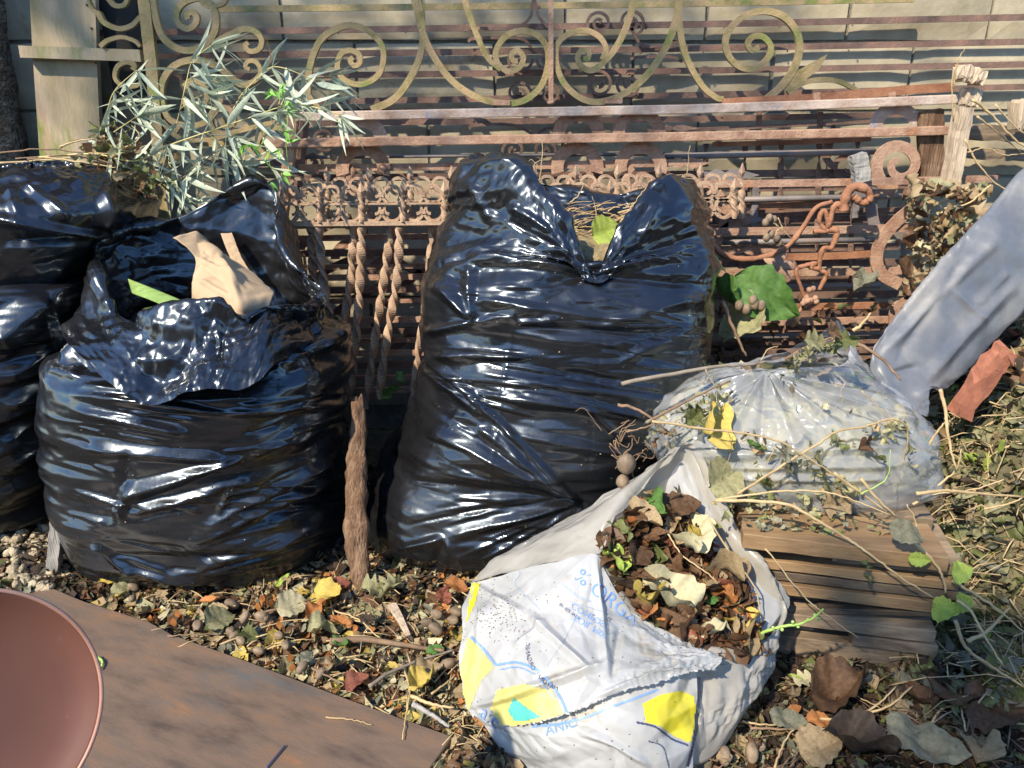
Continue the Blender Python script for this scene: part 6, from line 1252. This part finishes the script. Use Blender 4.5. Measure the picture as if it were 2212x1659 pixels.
# withered leaves hanging on the vines: single ones that can be told apart, then the loose flakes
WL = [(1530,925,90,'heart','yellow',1.0,'yellow and brown mottled leaf on the clear bag near the white bag tip'),(1568,1030,95,'heart','khaki',.6,'large pale khaki veined leaf between the clear bag and the white bag tip'),(1500,900,60,'ragged','olive',.8,'shrivelled olive leaf at the left corner of the clear bag'),(1545,870,55,'ragged','khaki',1.0,'withered khaki leaf on the brown branch over the clear bag'),
 (1632,945,34,'ragged','khaki',1.2,'small curled leaf hanging under the long tan vine, left part of the clear bag'),(1630,960,36,'long','green',-.9,'tiny green curled leaf below the small curled one'),(1695,985,60,'ragged','grey',1.3,'grey green shrivelled leaf in the centre front of the clear bag'),(1700,1010,46,'ragged','grey',1.8,'grey green curled leaf just under the central one'),
 (1768,995,50,'ragged','khaki',1.5,'dry folded leaf right of the central shrivelled leaf'),(1780,1030,55,'ragged','olive',1.2,'olive dried leaf hanging low on the clear bag front'),(1790,1060,50,'ragged','khaki',1.7,'khaki dried leaf right above the planks'),(1872,960,44,'ragged','brown',.6,'dark brown curled leaf on the right of the clear bag'),
 (1900,990,60,'long','olive',1.5,'long twisted olive leaf strip at the right of the clear bag'),(1925,925,30,'ragged','khaki',.4,'small leaf at the node of the arching vine'),(1780,878,18,'ragged','pale',.5,'tiny pale flake in the middle of the clear bag'),(1650,1040,50,'ragged','olive',1.9,'olive withered leaf left above the plank tops'),
 (1810,1090,70,'ragged','tan',.2,'tan curled leaf lying on the plank top'),(1960,1150,70,'ovate','grey',-.7,'grey leaf at the right end of the top plank'),(1985,1208,44,'ovate','lime',-.2,'bright green leaf at the right end of the top front plank'),(2045,1320,58,'heart','lime',-1.0,'rounded lime green leaf at the right side of the plank stack'),(2080,1300,44,'heart','lime',.3,'smaller lime leaf just right of the rounded lime one'),
 (2075,1235,50,'heart','lime',.2,'yellow green leaf higher up in the dried heap'),(1870,1220,26,'ragged','olive',1.5,'tiny curled leaf chain on the slanting vine, upper'),(1872,1250,26,'ragged','olive',1.5,'tiny curled leaf chain on the slanting vine, lower'),(1760,738,50,'ragged','khaki',.3,'withered leaf on the dark twig at the clear bag peak'),(1800,715,44,'ragged','brown',.7,'brown withered leaf at the very peak of the clear bag'),(1830,735,44,'ragged','olive',-.6,'olive withered leaf right of the clear bag peak')]
for (x,y,L,kd,c,yw,lab) in WL:
    p = cast(x, y, ['K','W'], .012); Y = p.y if p is not None else 1.36
    if y > 1100: Y = 1.26
    Y = min(Y, 1.46) if y < 1100 else Y
    leaf(P(x,y,Y-.01), L*mpp(Y,.3)*1.05, kd, c, yw, (1.05+rb.uniform(-.2,.2), rb.uniform(-.3,.3)), label=lab)
pts = []; rr = random.Random(8)
for k in range(330):
    pts_ = rr.choice([VN[2][0], VN[3][0], VN[5][0][:4], VN[7][0], VN[10][0], VN[12][0]]); i = rr.randrange(len(pts_)-1); f = rr.random()
    x = pts_[i][0]*(1-f)+pts_[i+1][0]*f+rr.gauss(0,10); y = pts_[i][1]*(1-f)+pts_[i+1][1]*f+abs(rr.gauss(0,26)); p = cast(x,y,['K'],.006)
    Y = min(1.34 if p is None else p.y, 1.5); pts.append(tuple(P(x,y,Y-.008)))
scatter('withered_leaves', np.array(pts), np.random.default_rng(8).uniform(.010,.028,len(pts)), ['khaki','olive','grey','brown','tan'], [4,3,3,1,1], ['ragged','scrap','long'], 'small withered leaf flakes clinging to the vines over the clear bag', 'withered leaves', 1.1, 12, simple=False)
# ================================================================ dried heap at right: mound, flakes, stems
hx = [G(2010,1400,0),G(2260,1560,0)]
mb = MB(); nx, ny = 70, 60; X = np.zeros((ny,nx,3)); gx = np.linspace(.74,2.2,nx); gy = np.linspace(1.12,2.45,ny); A1, A2 = np.meshgrid(gx, gy)
H_ = .42*np.exp(-(((A1-1.22)/.32)**2+((A2-1.62)/.34)**2))+.62*np.exp(-(((A1-1.55)/.34)**2+((A2-2.1)/.4)**2)); H_ = H_+.03*pn(np.stack([A1,A2,A1*0],-1)*9)+.02*pn(np.stack([A1,A2,A1*0],-1)*25)-.03
H_ = np.where(A1 < .93, np.minimum(H_, -.02+(A1-.74)*.25), H_)
def heap_z(x, y): return float(np.clip(H_[int(np.clip((y-1.12)/1.33*(ny-1),0,ny-1)), int(np.clip((x-.74)/1.46*(nx-1),0,nx-1))], -.02, 2))
t = thing('dried_plant_heap', (1.3,1.7,0), 'big heap of dried khaki weeds, stems and leaves along the right edge', 'plant heap')
mb.grid(np.stack([A1,A2,H_],-1)); mb.build('heap_core', M_heap, t)
r = np.random.default_rng(6); pts = []; sz = []
while len(pts) < 11000:
    x, y = r.uniform(.80,2.0), r.uniform(1.14,2.4); z = heap_z(x,y)
    if z < .0 and r.random() < .6: continue
    pts.append((x,y,z+r.uniform(0,.05))); sz.append(r.uniform(.022,.060))
pts = np.array(pts); px, py = proj(pts)
up_ = (py < 830)
scatter('dried_leaves', pts[~up_], np.array(sz)[~up_], ['khaki','olive','tan','grey','lime','dark'], [7,4,3,3,.5,1.5], ['long','long','ragged','scrap'], None, None, 1.2, 14, simple=False, parent=t)
scatter('brown_dried_leaves', pts[up_], np.array(sz)[up_]*1.5, ['brown','tan','dark','khaki','red'], [5,3,4,2,1], ['ragged','ovate','scrap'], None, None, .9, 15, simple=True, parent=t)
rs = random.Random(4)
mb = MB()
for k in range(2200):
    x, y = rs.uniform(.84,1.8), rs.uniform(1.14,2.2); z = heap_z(x,y)+rs.uniform(.0,.07); 
    if z < .02: continue
    a = rs.uniform(0,6.28); L_ = rs.uniform(.04,.13); e = Vector((x+math.cos(a)*L_, y+math.sin(a)*L_*.6, z+rs.uniform(-.05,.04))); md = (Vector((x,y,z))+e)/2+Vector((0,0,rs.uniform(-.01,.02))); mb.tube([Vector((x,y,z)), md, e], rs.uniform(.0008,.0019), 4)
mb.build('fine_stems', M_twigtan, t, kind='stuff')
for k in range(230):
    x, y = rs.uniform(.88,1.7), rs.uniform(1.14,2.2); z = heap_z(x,y)+.015; a = rs.uniform(-1.2,1.2)+(0 if rs.random()<.5 else 3.14); q = [Vector((x,y,z))]
    for s_ in range(4): a += rs.uniform(-.5,.5); nx_ = q[-1].x+math.cos(a)*.05; ny_ = q[-1].y+math.sin(a)*.05; q.append(Vector((nx_,ny_,heap_z(nx_,ny_)+rs.uniform(.01,.04))))
    mb = MB(); mb.tube([Vector(c) for c in catmull([tuple(v) for v in q], 4)], rs.uniform(.0011,.0028), 5); mb.build('stem', rs.choice([M_twigtan,M_twigtan,M_twiggrey]), t)
for pts_, Y, w_ in [(c9([(1420,500),(1560,620),(1660,740),(1700,880)]),[1.27,1.24],9),(c9([(1740,800),(1900,900),(2050,1000),(2230,1160)]),[1.25,1.2],7),(c9([(1760,1060),(1830,1240),(2000,1370),(2230,1510)]),[1.22,1.16],9),(c9([(1770,930),(1870,1010),(1940,1150),(2080,1370)]),[1.24,1.18],7),(c9([(1840,1200),(1960,1140),(2120,980)]),[1.22,1.25],10),(c9([(1500,230),(1700,210),(1900,230),(2210,250)]),1.34,9),(c9([(1480,300),(1650,230),(1850,210),(2080,140)]),1.36,6),(c9([(1640,180),(1760,80),(1800,-60)]),1.38,6),(c9([(1950,330),(2100,300),(2220,250)]),1.34,6),(c9([(1480,520),(1500,420),(1440,300)]),1.28,5),(c6([(1740,1060),(1770,1180),(1790,1350),(1830,1500)]),[1.42,1.36],9),(c6([(1680,1370),(1740,1280),(1780,1230)]),1.4,6),
    ([(2100,215),(2140,245),(2180,290),(2230,330)],2.1,7),([(2110,250),(2160,290),(2230,350)],2.12,5),([(2085,300),(2110,350),(2150,395),(2200,420)],2.1,5),([(2150,225),(2190,270),(2240,310)],2.05,4),([(2060,190),(2070,130),(2085,105)],2.2,3.5),([(2060,260),(2056,180),(2066,140)],2.2,3.5),([(2090,330),(2130,320),(2170,335),(2220,330)],2.1,3.5),([(2100,400),(2050,430),(2010,440),(1985,425)],2.05,6),([(2140,400),(2090,440),(2040,450)],2.04,5)]:
    twig(pts_, Y, w_, M_twigtan, parent=t, name='stem')
# brown leaf debris wedged between the rails at right
r = np.random.default_rng(16); pts = []
for k in range(300):
    x = r.uniform(1960,2130); y = r.uniform(395,640); 
    if x > 2180-(y-395)*.75: continue
    pts.append(tuple(P(x,y,r.uniform(2.0,2.22))))
scatter('leaf_debris', np.array(pts), r.uniform(.02,.06,len(pts)), ['brown','tan','khaki','pale'], [4,5,3,1], ['ragged','ovate','scrap','long'], 'dry brown leaves wedged at the right end of the iron rails', 'leaves', 1.1, 17, simple=False)
r = np.random.default_rng(18); pts = np.array([tuple(P(r.uniform(1500,1960), r.uniform(640,830), r.uniform(2.05,2.4))) for k in range(200)])
scatter('leaf_debris', pts, r.uniform(.015,.04,len(pts)), ['dark','brown','olive'], [5,3,1], ['ragged','ovate','scrap'], 'dark leaves caught low in the iron rails behind the clear bag', 'leaves', 1.1, 19)
# ================================================================ unseen trees and hedge, added to dapple the light and darken reflections
M_crown = mat('tree_leaf', [(.3,(.03,.06,.015)),(.7,(.07,.13,.03))], scale=4, rough=.5, trans=.3)
M_trunk = mat('tree_bark', [(.3,(.05,.04,.03)),(.7,(.13,.10,.08))], scale=9, rough=.9, bump=.01, bscale=20)
def added_tree(x, y, h, blobs, n, label, seed, size=.13):
    t = thing('tree', (x,y,0), label, 'tree', None); r = np.random.default_rng(seed)
    mb = MB(); mb.tube(catmull([(x,y,-.1),(x+.05,y,h*.35),(x-.03,y+.05,h*.7),(x,y,h)], 5), .16, 10, scale=lambda q: 1-.6*q); mb.build('trunk', M_trunk, t)
    V = []; F_ = []; k = 0
    for (bx,by,bz,br) in blobs:
        mb = MB(); mb.tube(catmull([(x,y,h*.6),((x+bx)/2,(y+by)/2,(h*.75+bz)/2),(bx,by,bz)], 5), .05, 6, scale=lambda q: 1-.7*q); mb.build('added_limb', M_trunk, t)
        m = int(n*br**2); d = r.normal(size=(m,3)); d /= np.linalg.norm(d,axis=1,keepdims=True); c = np.array([bx,by,bz])+d*(br*r.uniform(.25,1.,(m,1))**.6)*np.array([1,1,.75]); c += .25*np.stack([pn(c*1.7),pn(c*1.7+9),pn(c*1.7+20)],-1)
        a = r.normal(size=(m,3)); a /= np.linalg.norm(a,axis=1,keepdims=True); b = np.cross(a, r.normal(size=(m,3))); b /= np.linalg.norm(b,axis=1,keepdims=True); s = size*r.uniform(.6,1.2,(m,1))
        V += [c-a*s, c+b*s*.4, c+a*s, c-b*s*.4]
        Q = np.stack([c-a*s, c+b*s*.4, c+a*s, c-b*s*.4],1).reshape(-1,3); F_.append((k,m,Q)); k += m*4
    allv = np.concatenate([q for _,_,q in F_]); nf = len(allv)//4
    obj('added_crown', allv, [(4*i,4*i+1,4*i+2,4*i+3) for i in range(nf)], M_crown, t)
added_tree(-6.0, -4.6, 4.2, [(-6.6,-3.8,4.6,1.3),(-7.4,-3.0,4.2,1.2),(-6.2,-5.0,5.2,1.2),(-2.05,-2.6,4.4,.42),(-1.5,-3.0,4.5,.5)], 520, 'unseen leafy tree added behind the viewer at left to dapple the light', 2)  # last two clumps placed to shade the lower right ground
added_tree(2.6, -3.2, 4.0, [(2.4,-2.8,4.4,1.5),(1.2,-3.0,4.9,1.2),(3.6,-2.4,4.4,1.3),(2.6,-3.8,5.4,1.3),(.4,-3.6,4.2,1.1)], 520, 'unseen leafy tree added behind the viewer at right for dark reflections', 3)
r = np.random.default_rng(9); m = 9000; c = np.stack([r.uniform(-8,8,m), r.uniform(-6.6,-5.9,m), r.uniform(0,2.5,m)],-1); c[:,1] += .3*pn(c*1.3)
a = r.normal(size=(m,3)); a /= np.linalg.norm(a,axis=1,keepdims=True); b = np.cross(a, r.normal(size=(m,3))); b /= np.linalg.norm(b,axis=1,keepdims=True); s = .16
Q = np.stack([c-a*s, c+b*s*.6, c+a*s, c-b*s*.6],1).reshape(-1,3); t = thing('hedge', (0,-6.2,0), 'unseen dark green hedge added behind the viewer for dark reflections', 'hedge')  # hedge invented to give the bags something dark to reflect
obj('added_foliage', Q, [(4*i,4*i+1,4*i+2,4*i+3) for i in range(m)], M_crown, t)

# unseen boughs added to the tree at left to shade the wall and gate
r = np.random.default_rng(21); Q = []; mb = MB()
for k, (bx,by,bz,br) in enumerate([(-4.3,-.35,4.6,.55),(-3.6,-.2,4.55,.5),(-2.95,-.3,4.7,.55),(-2.3,-.15,4.55,.5),(-1.7,-.3,4.65,.5),(-3.2,.1,4.3,.35)]):
    mb = MB(); mb.tube(catmull([(-1.77,2.44,2.9),(-2.0,1.2,4.2),((bx-1.9)/2,by+.3,4.7),(bx,by,bz)], 5), .03, 6, scale=lambda q: 1-.6*q); mb.build('added_limb', M_trunk, tr)
    m = 150; c = np.array([bx,by,bz])+r.normal(size=(m,3))*np.array([br*.6,br*.42,br*.3]); a = r.normal(size=(m,3)); a /= np.linalg.norm(a,axis=1,keepdims=True); b = np.cross(a, r.normal(size=(m,3))); b /= np.linalg.norm(b,axis=1,keepdims=True); s = .06*r.uniform(.6,1.3,(m,1))
    Q.append(np.stack([c-a*s, c+b*s*.5, c+a*s, c-b*s*.5],1).reshape(-1,3))
Q = np.concatenate(Q); obj('added_crown', Q, [(4*i,4*i+1,4*i+2,4*i+3) for i in range(len(Q)//4)], M_crown, tr)
